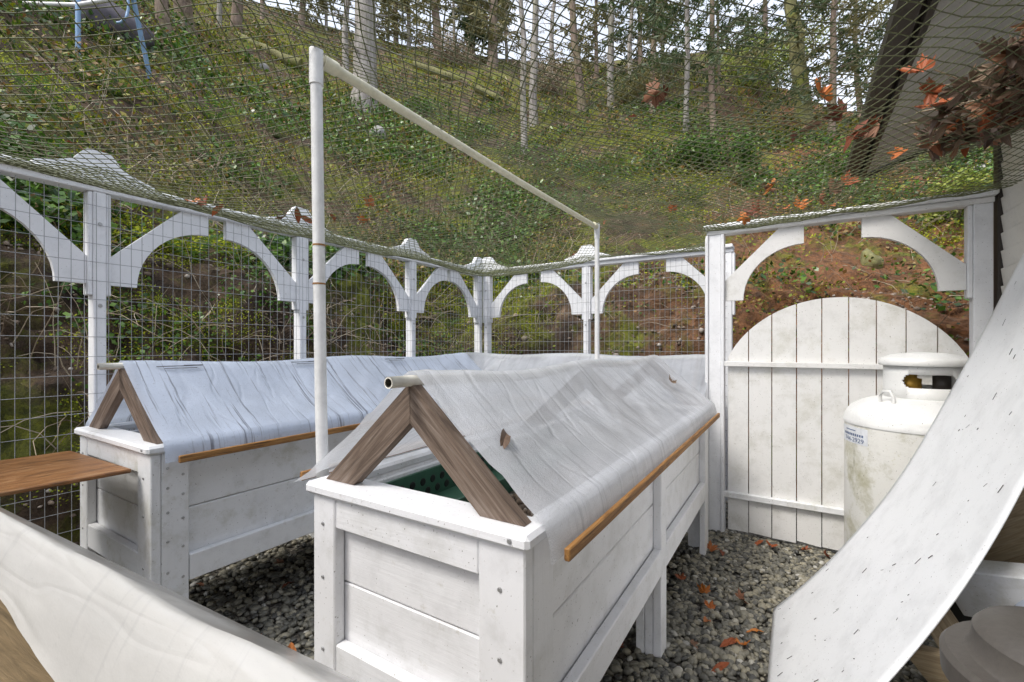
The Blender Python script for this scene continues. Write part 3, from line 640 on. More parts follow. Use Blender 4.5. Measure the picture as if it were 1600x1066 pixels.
def cover(lab, x0, x1, y0, y1, fm, along='y', left_flare=.0, seed=0, pipe_out=.10, sup=None, lb=True):
    e = empty('cold_frame_cover', ((x0 + x1) / 2, (y0 + y1) / 2, ZT) if along == 'y' else ((y0 + y1) / 2, (x0 + x1) / 2, ZT), lab, 'cold frame', 'plastic cold frame covers on the planters')
    xm = (x0 + x1) / 2; Pt = (lambda a, b, z: Vector((a, b, z))) if along == 'y' else (lambda a, b, z: Vector((b, a, z)))
    for y in (y0 + .07, (y0 + y1) / 2, y1 - .08): aframe(e, x0, x1, y, ZR, along=along)
    pq = [Pt(xm, y0 - pipe_out + .07, ZR + .004)] + [Pt(xm, y0 + .05 + u * (y1 - y0 - .05), ZR + .004 - .024 * (1 - math.cos(4 * math.pi * u)) / 2) for u in np.linspace(0, 1, 17)]
    v, f = tube(pq, .0165, 14, False); v2, f2 = tube(pq, .0125, 14, False)
    n = len(v); f = f + [tuple(reversed([i + n for i in x])) for x in f2] + [(k, (k + 1) % 14, n + (k + 1) % 14, n + k) for k in range(14)]
    link('ridge_pipe', mesh('ridge_pipe', v + v2, f), M['ridgepipe'], e, smooth=True)
    hang = .075
    cs = [(x0 - .035 - left_flare, ZT - hang + left_flare * .25), (x0 - .012 - left_flare * .3, ZT + .012), (xm - .012, ZR + .030), (xm + .012, ZR + .030), (x1 + .012, ZT + .012), (x1 + .026, ZT - .02), (x1 + .034, ZT - hang)]
    film_sheet('plastic_sheet', cs, y1 - y0 - .03, y0 + .055, fm, e, sag=.035, seed=seed, along=along, ridge_i=2, sup=sup)
    def bt(a, z): 
        r = board('batten', Pt(a, y0 + .10, z), Pt(a, y1 - .02, z), .032, .016, Vector((0, 0, 1)), M['batten'], e, .003)
    bt(x1 + .050, ZT - hang + .010)
    if lb: bt(x0 - .050 - left_flare, ZT - hang + .01 + left_flare * .25)
    return e
cover('clear wet plastic cover with open near end on the middle planter', NX0, NX1, NY0, NY1, M['film'], 'y', .12, 3)
ec = cover('streaked blue white plastic cover on the planter by the long fence', LX0, LX1, LY0, LY1, M['filmdirty'], 'y', .03, 11)
cover('crumpled clear plastic cover on the planter across the back', 3.78, 4.66, -3.3, -.62, M['filmclear'], 'x', .0, 23)
# faint printed marks near the ridge of the left cover
xm = (LX0 + LX1) / 2; sl = Vector((LX1 + .012 - xm, 0, ZT + .012 - ZR - .026)).normalized(); nn = Vector((-sl.z, 0, sl.x))
for yc in (1.10, 1.83, 2.62):
    for (o, dq, l_, w_) in ((0, .0, .17, .007), (.02, .018, .15, .005), (.085, -.002, .09, .011)):
        c = Vector((xm, yc + o, ZR + .026)) + sl * (.07 + dq) + nn * .016
        mw = Matrix((Vector((0, 1, 0)), sl, nn)).transposed().to_4x4(); mw.translation = c
        link('print_mark', boxmesh(l_, w_, .001, 0), M['print'], ec, mw)
# green trays and a plank inside the middle planter
e = empty('seed_tray', (-1.20, 1.75, .88), 'green perforated plastic tray inside the middle planter', 'tray')
slab('tray_wall', -1.268, -1.256, 1.12, 2.5, .88, 1.0, M['tray'], e, .002); slab('tray_wall', -1.03, -1.018, 1.12, 2.5, .88, .95, M['tray'], e, .002); slab('tray_base', -1.255, -1.031, 1.12, 2.5, .881, .89, M['tray'], e, .001)
for i in range(22):
    for j in range(2):
        v, f = lathe([(0, .002), (.013, .002), (.016, 0)], 10); link('hole', mesh('hole', v, f), M['black'], e, Matrix.Translation((-1.2555, 1.15 + i * .058 + j * .029, .915 + j * .042)) @ Matrix.Rotation(R(90), 4, 'Y'))
# soil crumbs
P = inrect(900, -1.0, -.62, 1.02, 2.2); P[:, 2] += .885
tag(blobs('soil_crumbs', M['rocks'], P, np.abs(rng.normal(.010, .004, len(P))) + .004, 1, .7, .1), 'dark crumbly soil with bark bits in the middle planter', None, None, 'stuff')

# plywood shelf by the left planter
e = board('plywood_board', (-2.845, .815, .945), (-2.80, -.55, .965), .70, .018, (1, 0, 0), M['ply']); tag(e, 'wet orange plywood board laid against the end of the fence-side planter', 'board')
slab('shelf_post', -2.84, -2.76, -.50, -.42, 0, .95, M['greywood']); tag(bpy.data.objects['shelf_post'], 'weathered post under the wet plywood board', 'post')

# foreground cold frame, cream plastic over a brown board
e = empty('covered_bed', (-.6, .35, 0), 'cream plastic sheet folded over a brown board in the left foreground', 'cold frame')
p0 = at_z(-260, 672, 1.20); p1 = at_z(505, 1064, 1.20); dx = (p1 - p0).normalized(); sd_ = Vector((dx.y, -dx.x, 0)); sd_ = sd_ if sd_.dot(Vector((SA, -CA, 0))) > 0 else -sd_
L = (p1 - p0).length; V, Fc, UV = [], [], []; nu, nv = 90, 26
for i in range(nu + 1):
    u = i / nu
    for j in range(nv + 1):
        v = j / nv; w_ = .050 + .008 * math.sin(u * 7 + 1) + .012 * fbm(u * 6, 3, 1, 3); q = p0 + dx * (u * L)
        bk_ = v < .35
        if bk_: s_ = (v / .35); off = sd_ * (-.18 * (1 - s_)); z = -.17 * (1 - s_)
        else: s_ = (v - .35) / .65; off = sd_ * (w_ * s_); z = -1.55 * w_ * s_ ** 1.5 - .02 * s_
        z += fbm(u * 5 + 2, v * 2, 7, 4) * .012 * (v > .1) + abs(fbm(u * 9 + v * 3, v, 2, 3)) * .014 * max(0, s_ - .3)
        V.append(q + off + Vector((0, 0, z))); UV.append((u * L, v * .4))
for i in range(nu):
    for j in range(nv): a = i * (nv + 1) + j; Fc.append((a, a + nv + 1, a + nv + 2, a + 1))
me = mesh('plastic_sheet', V, Fc); ul = me.uv_layers.new(name='UVMap'); li = np.zeros(len(me.loops), np.int32); me.loops.foreach_get('vertex_index', li); ul.data.foreach_set('uv', np.array(UV, np.float32)[li].ravel())
link('plastic_sheet', me, M['filmcream'], e, smooth=True)
board('board', p0 + sd_ * .050 - Vector((0, 0, .275)), p1 + sd_ * .050 - Vector((0, 0, .275)) - dx * .06, .42, .022, (sd_ * .16 + Vector((0, 0, -1))), M['brownboard'], e)
board('ridge_board', p0 - Vector((0, 0, .085)) - sd_ * .02, p1 - Vector((0, 0, .085)) - dx * .03 - sd_ * .02, .06, .03, (0, 0, 1), M['greywood'], e)
for q in (p0, p0.lerp(p1, .9)): board('leg', (q.x, q.y, 0), (q.x, q.y, 1.11), .07, .05, dx, M['greywood'], e)

# ------------------------------------------------------------------ fences
FX, FY = -3.45, 4.8; ZB = 2.385
BR = [(0, -.53), (.13, -.53)] + [(.53 - .40 * math.cos(a), -.53 + .40 * math.sin(a)) for a in np.linspace(.12, math.pi / 2, 12)] + [(.53, 0), (.37, 0), (0, -.37)]
BM_ = prism(BR, .034); BM_.materials.append(M['fence'])
FIN = [(-.27, 0), (-.27, .03), (-.17, .062), (-.11, .09), (-.075, .14), (-.052, .165), (.052, .165), (.075, .14), (.11, .09), (.17, .062), (.27, .03), (.27, 0)]
FN_ = prism(FIN, .05); FN_.materials.append(M['fence'])
def fence(lab, name, o, d, nrm, posts, length, start, wire_from):
    """o = line origin, d = direction, nrm = towards the garden"""
    o, d, nrm = Vector(o), Vector(d), Vector(nrm); e = empty(name, o, lab, 'fence'); up = Vector((0, 0, 1))
    fr = Matrix((d, nrm.cross(d) if False else up.cross(d), up)).transposed().to_4x4()
    for q in posts:
        p = o + d * q
        board('post', p, p + up * ZB, .058, .088, d, M['fence'], e)
        for sg in (-1, 1): board('post_trim', p + d * (sg * .041) + up * 1.79, p + d * (sg * .041) + up * (ZB - .002), .022, .075, d, M['fence'], e)
        for sg in (-1, 1):
            if (q == posts[0] and start >= q - .1 and sg < 0) or (q == posts[-1] and length <= q + .1 and sg > 0): continue
            mw = fr.copy(); mw.translation = p + d * (sg * .053) + up * ZB
            if sg < 0: mw = mw @ Matrix.Rotation(math.pi, 4, 'Z')
            link('arch_bracket', BM_, None, e, mw)
        if nrm.y < 0 and q == posts[-1]: continue
        mw = fr.copy(); mw.translation = p + up * (ZB + .076); link('finial', FN_, None, e, mw)
        screw(p + nrm * .046 + up * 1.73, nrm, e, .011); screw(p + nrm * .046 + up * 2.2, nrm, e, .011)
    board('rail', o + d * start + up * (ZB + .019), o + d * length + up * (ZB + .019), .10, .036, d.cross(up), M['fence'], e)
    board('rail_cap', o + d * start + up * (ZB + .056), o + d * length + up * (ZB + .056), .16, .036, d.cross(up), M['white_old'], e, .008)
    V, Fc = [], []
    def wr(a, b):
        v, f = tube([a, a.lerp(b, .5) + nrm * random.gauss(0, .004), b], .0016, 4, False); k = len(V); V.extend(v); Fc.extend([tuple(i + k for i in x) for x in f])
    wn = nrm * .054; q = wire_from
    while q < length - .05:
        j = random.gauss(0, .002); wr(o + d * (q + j) + wn + up * .02, o + d * (q - j) + wn + up * (ZB - .01)); q += .0535
    z = .05
    while z < ZB: 
        for a in np.arange(wire_from, length - .06, 1.27): wr(o + d * a + wn + up * (z + random.gauss(0, .002)) + nrm * .002, o + d * min(a + 1.27, length - .05) + wn + up * (z + random.gauss(0, .002)) + nrm * .002)
        z += .107
    tag(link('wire_mesh', npmesh('wire_mesh', np.array([x[:] for x in V]), np.array(Fc)), M['wire'], e), None, None, None, 'stuff'); return e
fence('long white arched fence with welded wire along the mossy bank', 'wire_fence', (FX, 0, 0), (0, 1, 0), (1, 0, 0), [-.29, .98, 2.26, 3.53, 4.74], 4.80, -.8, -.75)
fence('short white arched fence with welded wire across the back', 'wire_fence', (FX, FY, 0), (1, 0, 0), (0, -1, 0), [.11, 1.47, 2.92], 2.96, .07, .09)

# ------------------------------------------------------------------ gate
GY = 4.0
e = empty('gate_frame', (.2, GY, 0), 'white arched gate surround with curved brackets joining the house', 'gate frame')
xl = at_y(1118, 500, GY).x; xr = at_y(1533, 420, GY).x
for x in (xl, xr): slab('post', x - .045, x + .045, GY - .045, GY + .045, 0, ZB, M['fence'], e)
for dx_ in (-.058, .058): slab('post_trim', xl + dx_ - .012, xl + dx_ + .012, GY - .06, GY + .03, 0, ZB - .002, M['fence'], e)
slab('post_trim', xr - .07, xr - .046, GY - .04, GY + .04, 1.80, ZB - .002, M['fence'], e)
slab('rail', xl - .06, xr + .05, GY - .05, GY + .05, ZB + .001, ZB + .037, M['gatewhite'], e); slab('rail_cap', xl - .08, xr + .06, GY - .09, GY + .07, ZB + .039, ZB + .075, M['white_old'], e, .008)
GBM = prism(BR, .034); GBM.materials.append(M['gatewhite'])
link('arch_bracket', GBM, None, e, Matrix.Translation((xl + .072, GY, ZB))); link('arch_bracket', GBM, None, e, Matrix.Translation((xr - .072, GY, ZB)) @ Matrix.Rotation(math.pi, 4, 'Z'))
e = empty('garden_gate', (.2, GY, 0), 'white arched picket gate of upright boards with two rails', 'gate')
edges = [at_y(p, 560, GY).x for p in (1137, 1169.8, 1206, 1244.5, 1284, 1325.9, 1369, 1415.4, 1464.4)]; stp = (edges[-1] - edges[1]) / 7; edges.append(edges[-1] + stp)
xc = (edges[0] + edges[-1]) / 2; hw = (edges[-1] - edges[0]) / 2; zs, zp = 1.40, 1.845; rad = (hw * hw + (zp - zs) ** 2) / (2 * (zp - zs)); top = lambda x: zp - rad + math.sqrt(max(.001, rad * rad - (x - xc) ** 2))
for a, b in zip(edges, edges[1:]):
    a, b = a + .0035, b - .0035; pl = [(a, .03 + random.uniform(0, .02)), (b, .03 + random.uniform(0, .02))] + [(x, top(x)) for x in np.linspace(b, a, 6)]
    c = (a + b) / 2; me = prism([(z - .9, -(x - c)) for x, z in pl], .022)       # local x runs up the board
    mw = Matrix(((0, 0, -1), (0, 1, 0), (1, 0, 0))).to_4x4(); mw.translation = (c, GY, .9); link('board', me, M['gatewhite'], e, mw)
slab('gate_rail', edges[0] - .05, edges[-1] + .01, GY - .052, GY - .0125, 1.335, 1.375, M['gatewhite'], e); slab('gate_rail', edges[0] - .04, edges[-1] + .01, GY - .052, GY - .0125, .30, .345, M['white_old'], e)

# ------------------------------------------------------------------ house corner
HX = xr + .075
e = empty('house', (HX + 1.5, 1, 0), 'corner of a cream lap-sided house with a dark gutter and roof overhang', 'house')
slab('wall', HX + .03, HX + 3.5, -3.0, GY + .02, 0, 3.30, M['siding'], e, 0)
for i in range(30):
    z = .02 + i * .108; o = board('siding_board', (HX + .012, -3.0, z + .057), (HX + .012, GY - .05, z + .057), .118, .014, (-.12, 0, 1), M['siding'], e, .002)
slab('corner_trim', HX - .012, HX + .028, GY - .045, GY + .035, 0, 3.2, M['trim'], e)
EX, EZ, PI_ = .50, 2.99, .34      # eave
def rf(x, dz=0): return EZ + (x - EX) * PI_ + dz
RY0, RY1 = -3.0, 5.05
for nme, z0, z1, m, xa, xb, ya, yb in (('soffit', .0, .02, M['soffit'], EX + .03, EX + 4, RY0, RY1 - .03), ('roof', .14, .19, M['roof'], EX - .06, EX + 4, RY0, RY1 + .04)):
    v = [(x, y, rf(x, z)) for z in (z0, z1) for x in (xa, xb) for y in (ya, yb)]
    link(nme, mesh(nme, v, [(0, 1, 3, 2), (4, 6, 7, 5), (0, 4, 5, 1), (2, 3, 7, 6), (0, 2, 6, 4), (1, 5, 7, 3)]), m, e)
slab('fascia', EX, EX + .028, RY0, RY1, EZ - .02, EZ + .13, M['trim'], e); slab('gutter', EX - .11, EX - .002, RY0, RY1 + .02, EZ + .005, EZ + .115, M['trim'], e, .02)
v = [(x, y, rf(x, z)) for z in (-.03, .138) for x in (EX + .03, EX + 4) for y in (RY1 - .028, RY1)]
link('rake_board', mesh('rake', v, [(0, 1, 3, 2), (4, 6, 7, 5), (0, 4, 5, 1), (2, 3, 7, 6), (0, 2, 6, 4), (1, 5, 7, 3)]), M['trim'], e)

# ------------------------------------------------------------------ pipe frame carrying the net
e = empty('pipe_frame', (-1.47, 1.05, 0), 'white plastic pipe frame with two posts and a yellowed crossbar under the net', 'pipe frame')
PX, PY0, PY1, PZ = -1.475, 1.03, 3.80, 2.545
tubeobj('post', [(PX + .045, PY0 + .02, .02), (PX + .02, PY0 + .005, 1.3), (PX, PY0, PZ - .06)], .021, M['pvc'], e, 14); tubeobj('post', [(PX, PY1, .02), (PX, PY1, PZ - .05)], .021, M['pvc'], e, 14)
tubeobj('crossbar', [(PX, PY0, PZ), (PX, (PY0 + PY1) / 2, PZ - .012), (PX, PY1, PZ - .005)], .0195, M['pvcyellow'], e, 14)
for y in (PY0, PY1):
    tubeobj('elbow', [(PX, y, PZ - .10), (PX, y, PZ + .028)], .0245, M['pvc'], e, 16); s_ = 1 if y == PY0 else -1
    tubeobj('elbow', [(PX, y + s_ * .024, PZ), (PX, y + s_ * .085, PZ)], .0255, M['pvcyellow'], e, 14)
for z in (1.86, 1.72): tubeobj('tape_band', [(PX + .012, PY0 + .003, z), (PX + .012, PY0 + .003, z + .006)], .0225, M['batten'], e, 14)

# ------------------------------------------------------------------ netting
POSTS = [(FX, q) for q in (.98, 2.26, 3.53, 4.74)] + [(FX + q, FY) for q in (.13, 1.47, 2.87)]
def back_edge(x): return FY if x < xl - .06 else GY
def netz(x, y):
    zl, zr_, zw = ZB + .085, PZ + .03, 2.50
    if x < PX: t = max(0.0, (x - FX) / (PX - FX)); z = zl + (zr_ - zl) * t ** 1.5 - .29 * math.sin(math.pi * min(1, max(0, t)))
    else: t = (x - PX) / (HX - PX); z = zr_ + (zw - zr_) * t - .23 * math.sin(math.pi * min(1, max(0, t)))
    rdg = 1.0 if PY0 < y < PY1 else max(0, 1 - (PY0 - y) / 1.6) if y < PY0 else max(0, 1 - (y - PY1) / .9)
    flat = ZB + .03 + .05 * fbm(x * .8, y * .8, 3, 2)
    z = flat + (z - flat) * (.35 + .65 * rdg)
    be = back_edge(x); q = (be - y)
    if q < .9: k = max(0, q / .9); z = (ZB + .083) * (1 - k) + z * k - .07 * math.sin(math.pi * k)
    for (a, b) in POSTS: z += .05 * math.exp(-((x - a) ** 2 + (y - b) ** 2) / .09)
    z += .035 * fbm(x * 1.5 + 4, y * 1.5, 8, 3); pd = math.hypot((x - .66) / .38, (y - 2.4) / .55)
    if pd < 1: z -= .10 * (1 - pd) ** 1
    if x < FX + .06: z = max(z, ZB + .082)
    if q < .08: z = max(z, ZB + .08)
    return z
CELL = .052; V, Fc = [], []
def knot(i, j):
    x = FX - .05 + (i + j) * CELL * .5; y = -.75 + (i - j) * CELL * .56
    x2 = x + .03 * fbm(x * 1.2, y * 1.2, 1, 3); y2 = y + .04 * fbm(x * 1.2 + 7, y * 1.2, 2, 3); return x2, y2
KN = {}
imax = int((HX - FX + FY + 3) / CELL * 1.2)
def kn(i, j):
    if (i, j) not in KN:
        x, y = knot(i, j); ok = FX - .07 < x < HX - .005 and -.78 < y < back_edge(x) + .06
        KN[i, j] = Vector((x, y, netz(x, y) + random.gauss(0, .0012))) if ok else None
    return KN[i, j]
up = Vector((0, 0, 1)); RT = .0020
for i in range(-20, imax):
    for j in range(-imax, imax):
        x = FX - .05 + (i + j) * CELL * .5; y = -.75 + (i - j) * CELL * .56
        if not (FX - .2 < x < HX + .1 and -.9 < y < FY + .2): continue
        a = kn(i, j)
        if a is None: continue
        for b in (kn(i + 1, j), kn(i, j + 1)):
            if b is None: continue
            t = (b - a).normalized(); u = t.cross(up).normalized() * RT; v = t.cross(u).normalized() * RT; o = len(V)
            V += [a + u, a + v, a - u, a - v, b + u, b + v, b - u, b - v]; Fc += [(o, o + 1, o + 5, o + 4), (o + 1, o + 2, o + 6, o + 5), (o + 2, o + 3, o + 7, o + 6), (o + 3, o, o + 4, o + 7)]
tag(link('garden_netting', npmesh('garden_netting', np.array([x[:] for x in V]), np.array(Fc)), M['net']), 'dark green diamond netting draped over the pipe frame and fences', 'netting')

# ------------------------------------------------------------------ fallen leaves
def leaf_mesh(kind):
    if kind == 0:      # maple
        pts = []
        for k in range(5):
            a = R(-10 + k * 50); L = (.7, .95, 1.1, .95, .7)[k]
            pts += [(a - .40, .50), (a - .26, L * .80), (a - .13, L * .78), (a, L), (a + .13, L * .78), (a + .26, L * .80)]
        pts += [(R(235), .38), (R(270), .12), (R(305), .38)]
        P2 = [(math.cos(a) * r, math.sin(a) * r) for a, r in pts]
    else:              # long curled leaf
        P2 = [(math.sin(u * math.pi) ** .8 * .30 * s_, u * 2 - 1) for s_, us in ((1, np.linspace(0, 1, 9)), (-1, np.linspace(1, 0, 9)[1:-1])) for u in us]
    cv = 1.1 if kind else random.uniform(.7, 1.3)
    V = [(0, 0, 0)] + [(x, y, cv * x * x + .25 * y * y * (1 if kind == 0 else -.6) + random.gauss(0, .05)) for x, y in P2]; n = len(P2)
    return mesh('leaf', V, [(0, 1 + k, 1 + (k + 1) % n) for k in range(n)])
LM = []
for k in (0, 0, 0, 1, 1): m_ = leaf_mesh(k); m_.materials.append(M['leaf']); LM.append(m_)
LB = []
for k in (0, 0, 1, 1): m_ = leaf_mesh(k); m_.materials.append(M['leafbrown']); LB.append(m_)
def leaf(p, s, me, tilt=.5, parent=None, name='fallen_leaf'):
    mw = Matrix.Translation(p) @ Matrix.Rotation(random.uniform(0, 6.28), 4, 'Z') @ Matrix.Rotation(random.gauss(0, tilt), 4, 'X') @ Matrix.Rotation(random.gauss(0, tilt), 4, 'Y') @ Matrix.Diagonal((s, s, s, 1))
    return link(name, me, None, parent, mw)
def net_at(px, py):
    r = ray(px, py); d = .6
    while d < 7:
        q = Vector((0, 0, EYE)) + r * d
        if q.z >= netz(q.x, q.y) or q.y > back_edge(q.x): return Vector((q.x, q.y, netz(q.x, q.y) + .01))
        d += .01
    return None
for px, py, s in ((118, 229, .040), (1025, 145, .055), (1038, 158, .045), (985, 186, .035), (1268, 200, .05), (1283, 155, .06), (1335, 213, .07), (1355, 206, .07), (1375, 198, .06), (1195, 298, .06), (1210, 290, .06), (1180, 333, .07), (1165, 340, .06), (1280, 312, .06), (1300, 300, .07), (1322, 288, .06), (1250, 325, .06), (1225, 330, .05), (1300, 322, .05),
                  (580, 322, .05), (570, 345, .05), (605, 328, .045), (465, 338, .05), (480, 345, .05), (440, 345, .045), (300, 318, .05), (320, 322, .05), (340, 330, .05), (1050, 330, .045), (945, 348, .04), (895, 415, .06), (1315, 180, .05), (1410, 240, .05), (1240, 215, .04), (520, 340, .04), (1440, 115, .06), (1452, 150, .06)):
    q = net_at(px, py)
    if q:
        where = ('long fence rail near its first post' if px < 350 else 'long fence rail behind the tall white pole' if px < 530 else 'long fence rail between the pole and the back corner' if px < 700 else
                 'back fence rail beside the far pipe post' if 850 < px < 960 or px == 1050 else 'netting high beside the thin pale trunk' if px < 1100 else 'gate frame rail, caught in the netting' if py > 285 else
                 'green netting between the mossy trunk and the gutter' if px < 1400 else 'green netting at the edge of the leaf heap')
        tag(leaf(q, s * 1.05, random.choice(LM), .7), 'orange brown fallen leaf on the ' + where, 'leaf', 'leaves on the ' + where)
for px, py, s in ((1110, 858, .06), (1128, 862, .06), (1185, 848, .05), (1205, 852, .06), (1255, 860, .05), (1290, 868, .05), (1100, 925, .055), (1110, 950, .045), (1160, 938, .06), (1140, 1003, .06), (1160, 1008, .05), (1080, 1005, .035), (1125, 1042, .05), (1180, 985, .05), (960, 1010, .05), (1105, 968, .06), (450, 912, .06), (402, 998, .05), (312, 912, .05), (440, 880, .05), (1065, 905, .05)):
    q = at_z(px, py, .03); where = 'between the two long planters' if px < 600 else 'along the foot of the gate' if py < 875 else 'between the middle planter and the bent panel'
    tag(leaf(q, s, random.choice(LM), .35), 'orange or red fallen leaf on the gravel ' + where, 'leaf', 'leaves on the gravel ' + where)
q = at_z(455, 1022, .04); tag(leaf(q, .075, LM[3], .2), 'long dark red leaf on the gravel beside the middle planter leg', 'leaf')
for px, py, s, lab in ((783, 690, .055, 'long brown curled leaf stuck to the wet plastic of the middle cover'), (1046, 600, .05, 'small rust maple leaf on the far end of the middle cover')):
    best = None
    r = ray(px, py); d = .5
    while d < 5:
        q = Vector((0, 0, EYE)) + r * d; zc = ZR + .012 - (q.x - (NX0 + NX1) / 2) * ((ZR - ZT) / ((NX1 - NX0) / 2))
        if q.z <= zc and q.x > (NX0 + NX1) / 2: break
        d += .005
    me = LB[2] if px < 900 else LB[0]; mw = Matrix.Translation(q + Vector((.012, 0, .012))) @ Matrix.Rotation(R(40), 4, 'Y') @ Matrix.Rotation(R(35), 4, 'Z') @ Matrix.Scale(s, 4)
    tag(link('fallen_leaf', me, None, None, mw), lab, 'leaf')
e = empty('leaf_pile', (.70, 2.3, netz(.70, 2.3)), 'heap of brown and orange leaves sagging the net beside the house', 'leaf pile')
for k in range(230):
    a = random.uniform(0, 6.28); r_ = random.random() ** .6; x = .71 + math.cos(a) * r_ * .28; y = 2.28 + math.sin(a) * r_ * .46
    if x > HX - .05: continue
    leaf(Vector((x, y, netz(x, y) + .012 + random.random() * .10 * (1 - r_))), random.uniform(.05, .085), random.choice(LB if random.random() < .85 else LM), .7, e, 'leaf')
for k in range(40):
    a = random.uniform(0, 6.28); r_ = random.random() ** .5; x = .71 + math.cos(a) * r_ * .26; y = 2.28 + math.sin(a) * r_ * .40; p = Vector((x, y, netz(x, y) + .02 + random.random() * .08)); d = Vector((random.gauss(0, 1), random.gauss(0, 1), random.gauss(0, .2))).normalized() * random.uniform(.05, .14)
    tubeobj('twig', [p - d, p + d], .003, M['twig'], e, 4)

# ------------------------------------------------------------------ white flexible panel
PR = [(-.12, .012), (.05, .22), (.21, .455), (.366, .71), (.46, .89), (.54, 1.07), (.71, 1.49), (.88, 1.95), (HX - .02, 2.36)]
nu, nv = 60, 24; V, Fc = [], []
arc = [0]
for (a, b), (c, d) in zip(PR, PR[1:]): arc.append(arc[-1] + math.hypot(c - a, d - b))
def pp(q):
    k = min(len(PR) - 2, next((i for i in range(len(arc) - 1) if q <= arc[i + 1]), len(PR) - 2)); f = (q - arc[k]) / (arc[k + 1] - arc[k]); return PR[k][0] + (PR[k + 1][0] - PR[k][0]) * f, PR[k][1] + (PR[k + 1][1] - PR[k][1]) * f
for i in range(nu + 1):
    q = arc[-1] * i / nu; x = sum(pp(min(arc[-1], max(0, q + o)))[0] for o in (-.12, -.06, 0, .06, .12)) / 5; z = sum(pp(min(arc[-1], max(0, q + o)))[1] for o in (-.12, -.06, 0, .06, .12)) / 5
    for j in range(nv + 1): y0_ = 1.70 + .20 * min(1, max(0, (z - .3) / 1.0)); y = y0_ + (2.90 - y0_) * j / nv; V.append((x, y, max(.012, z + .006 * fbm(x * 2, y * 2, 1, 3))))
for i in range(nu):
    for j in range(nv): a = i * (nv + 1) + j; Fc.append((a, a + 1, a + nv + 2, a + nv + 1))
PV = [Vector(v) for v in V]; PBV = BVHTree.FromPolygons(PV, Fc)
o = link('white_panel', mesh('white_panel', V, Fc), M['sheet'], smooth=True); md = o.modifiers.new('thick', 'SOLIDIFY'); md.thickness = .005; md.offset = 0; tag(o, 'large white flexible panel bent against the house wall, littered with needles', 'panel')
V, Fc = [], []
for k in range(70):
    q = (.03 + .93 * random.random() ** 1.5) * arc[-1]; x, z = pp(q); y = random.uniform(1.92, 2.88) if z > .5 else random.uniform(1.75, 2.88); h = PBV.find_nearest(Vector((x, y, z))); n = h[1] if h[1].x < 0 else -h[1]; t = n.cross(Vector((random.gauss(0, .35), 1, random.gauss(.5, .45)))).normalized(); l_ = random.uniform(.006, .034) * (1 if random.random() < .7 else .3)
    p = h[0] + n * .0045; v, f = tube([p - t * l_ * .5, p + t * l_ * .5], random.uniform(.0005, .0013), 4); b = len(V); V += v; Fc += [tuple(i + b for i in x) for x in f]
tag(link('pine_needles', mesh('pine_needles', V, Fc), M['trim']), 'dark needles and specks of debris stuck to the white panel', None, None, 'stuff')

# ------------------------------------------------------------------ propane tank
TX, TY, TR = .64, 3.5, .375
e = empty('propane_tank', (TX, TY, 0), 'tall white propane tank with a domed collar and green algae stains', 'gas tank'); T0 = Matrix.Translation((TX, TY, 0))
pf = [(0, .06), (TR * .7, .07), (TR * .96, .14), (TR, .2), (TR, 1.045)]; v, f = lathe(pf, 64); link('body', mesh('body', v, f), M['tank'], e, T0, True)
pf = [(TR + .004, 1.035), (TR + .006, 1.05), (TR + .002, 1.062)] + [(TR * math.cos(a) ** .75, 1.062 + .150 * math.sin(a)) for a in np.linspace(.08, math.pi / 2 - .02, 14)] + [(0, 1.212)]; v, f = lathe(pf, 64); link('dome', mesh('dome', v, f), M['tanktop'], e, T0, True)
v, f = lathe([(.24, 0), (.26, 0), (.26, .12), (.24, .12)], 32); link('foot_ring', mesh('foot_ring', v, f), M['tank'], e, T0, True)
# collar with two oval openings
sg = 160; zc = [1.175] + list(np.linspace(1.262, 1.338, 15)) + [1.40]; V, Fc = [], []; rc = .185
for z in zc:
    for k in range(sg): a = 2 * math.pi * k / sg; V.append((rc * math.cos(a), rc * math.sin(a), z))
fa = math.atan2(-TY, -TX) ; 
for i in range(len(zc) - 1):
    for k in range(sg):
        a = 2 * math.pi * (k + .5) / sg; z = (zc[i] + zc[i + 1]) / 2; da = abs((a - fa - .15 + math.pi) % math.pi - 0); da = min(da, math.pi - da); w_ = .46 + .2 * math.sqrt(max(0, 1 - ((z - 1.30) / .038) ** 2))
        if 1.262 < z < 1.338 and da < w_: continue
        p, q = i * sg + k, i * sg + (k + 1) % sg; Fc.append((p, q, q + sg, p + sg))
o = link('collar', mesh('collar', V, Fc), M['tanktop'], e, T0, True); md = o.modifiers.new('thick', 'SOLIDIFY'); md.thickness = .008
v, f = lathe([(.205, 1.385), (.208, 1.39), (.208, 1.418), (.198, 1.424), (.15, 1.447), (.08, 1.458), (0, 1.461)], 48); link('cap', mesh('cap', v, f), M['tanktop'], e, T0, True)
v, f = lathe([(0, 1.24), (.05, 1.24), (.05, 1.31), (.03, 1.315), (.03, 1.35), (0, 1.35)], 16); link('valve', mesh('valve', v, f), M['brass'], e, T0 @ Matrix.Translation((-.07, -.06, 0)), True)
v, f = lathe([(0, 1.24), (.04, 1.24), (.04, 1.33), (0, 1.335)], 16); link('regulator', mesh('regulator', v, f), M['trim'], e, T0 @ Matrix.Translation((.06, -.08, 0)), True)
la = math.atan2(-TY, -TX) - .62; c = Vector((TX + .27 * math.cos(la), TY + .27 * math.sin(la), 1.155)); s_ = Vector((-math.sin(la), math.cos(la), 0))
tubeobj('lifting_lug', [c - s_ * .035, c - s_ * .038 + Vector((0, 0, .05)), c - s_ * .02 + Vector((0, 0, .085)), c + s_ * .02 + Vector((0, 0, .085)), c + s_ * .038 + Vector((0, 0, .05)), c + s_ * .035], .009, M['tanktop'], e, 10)
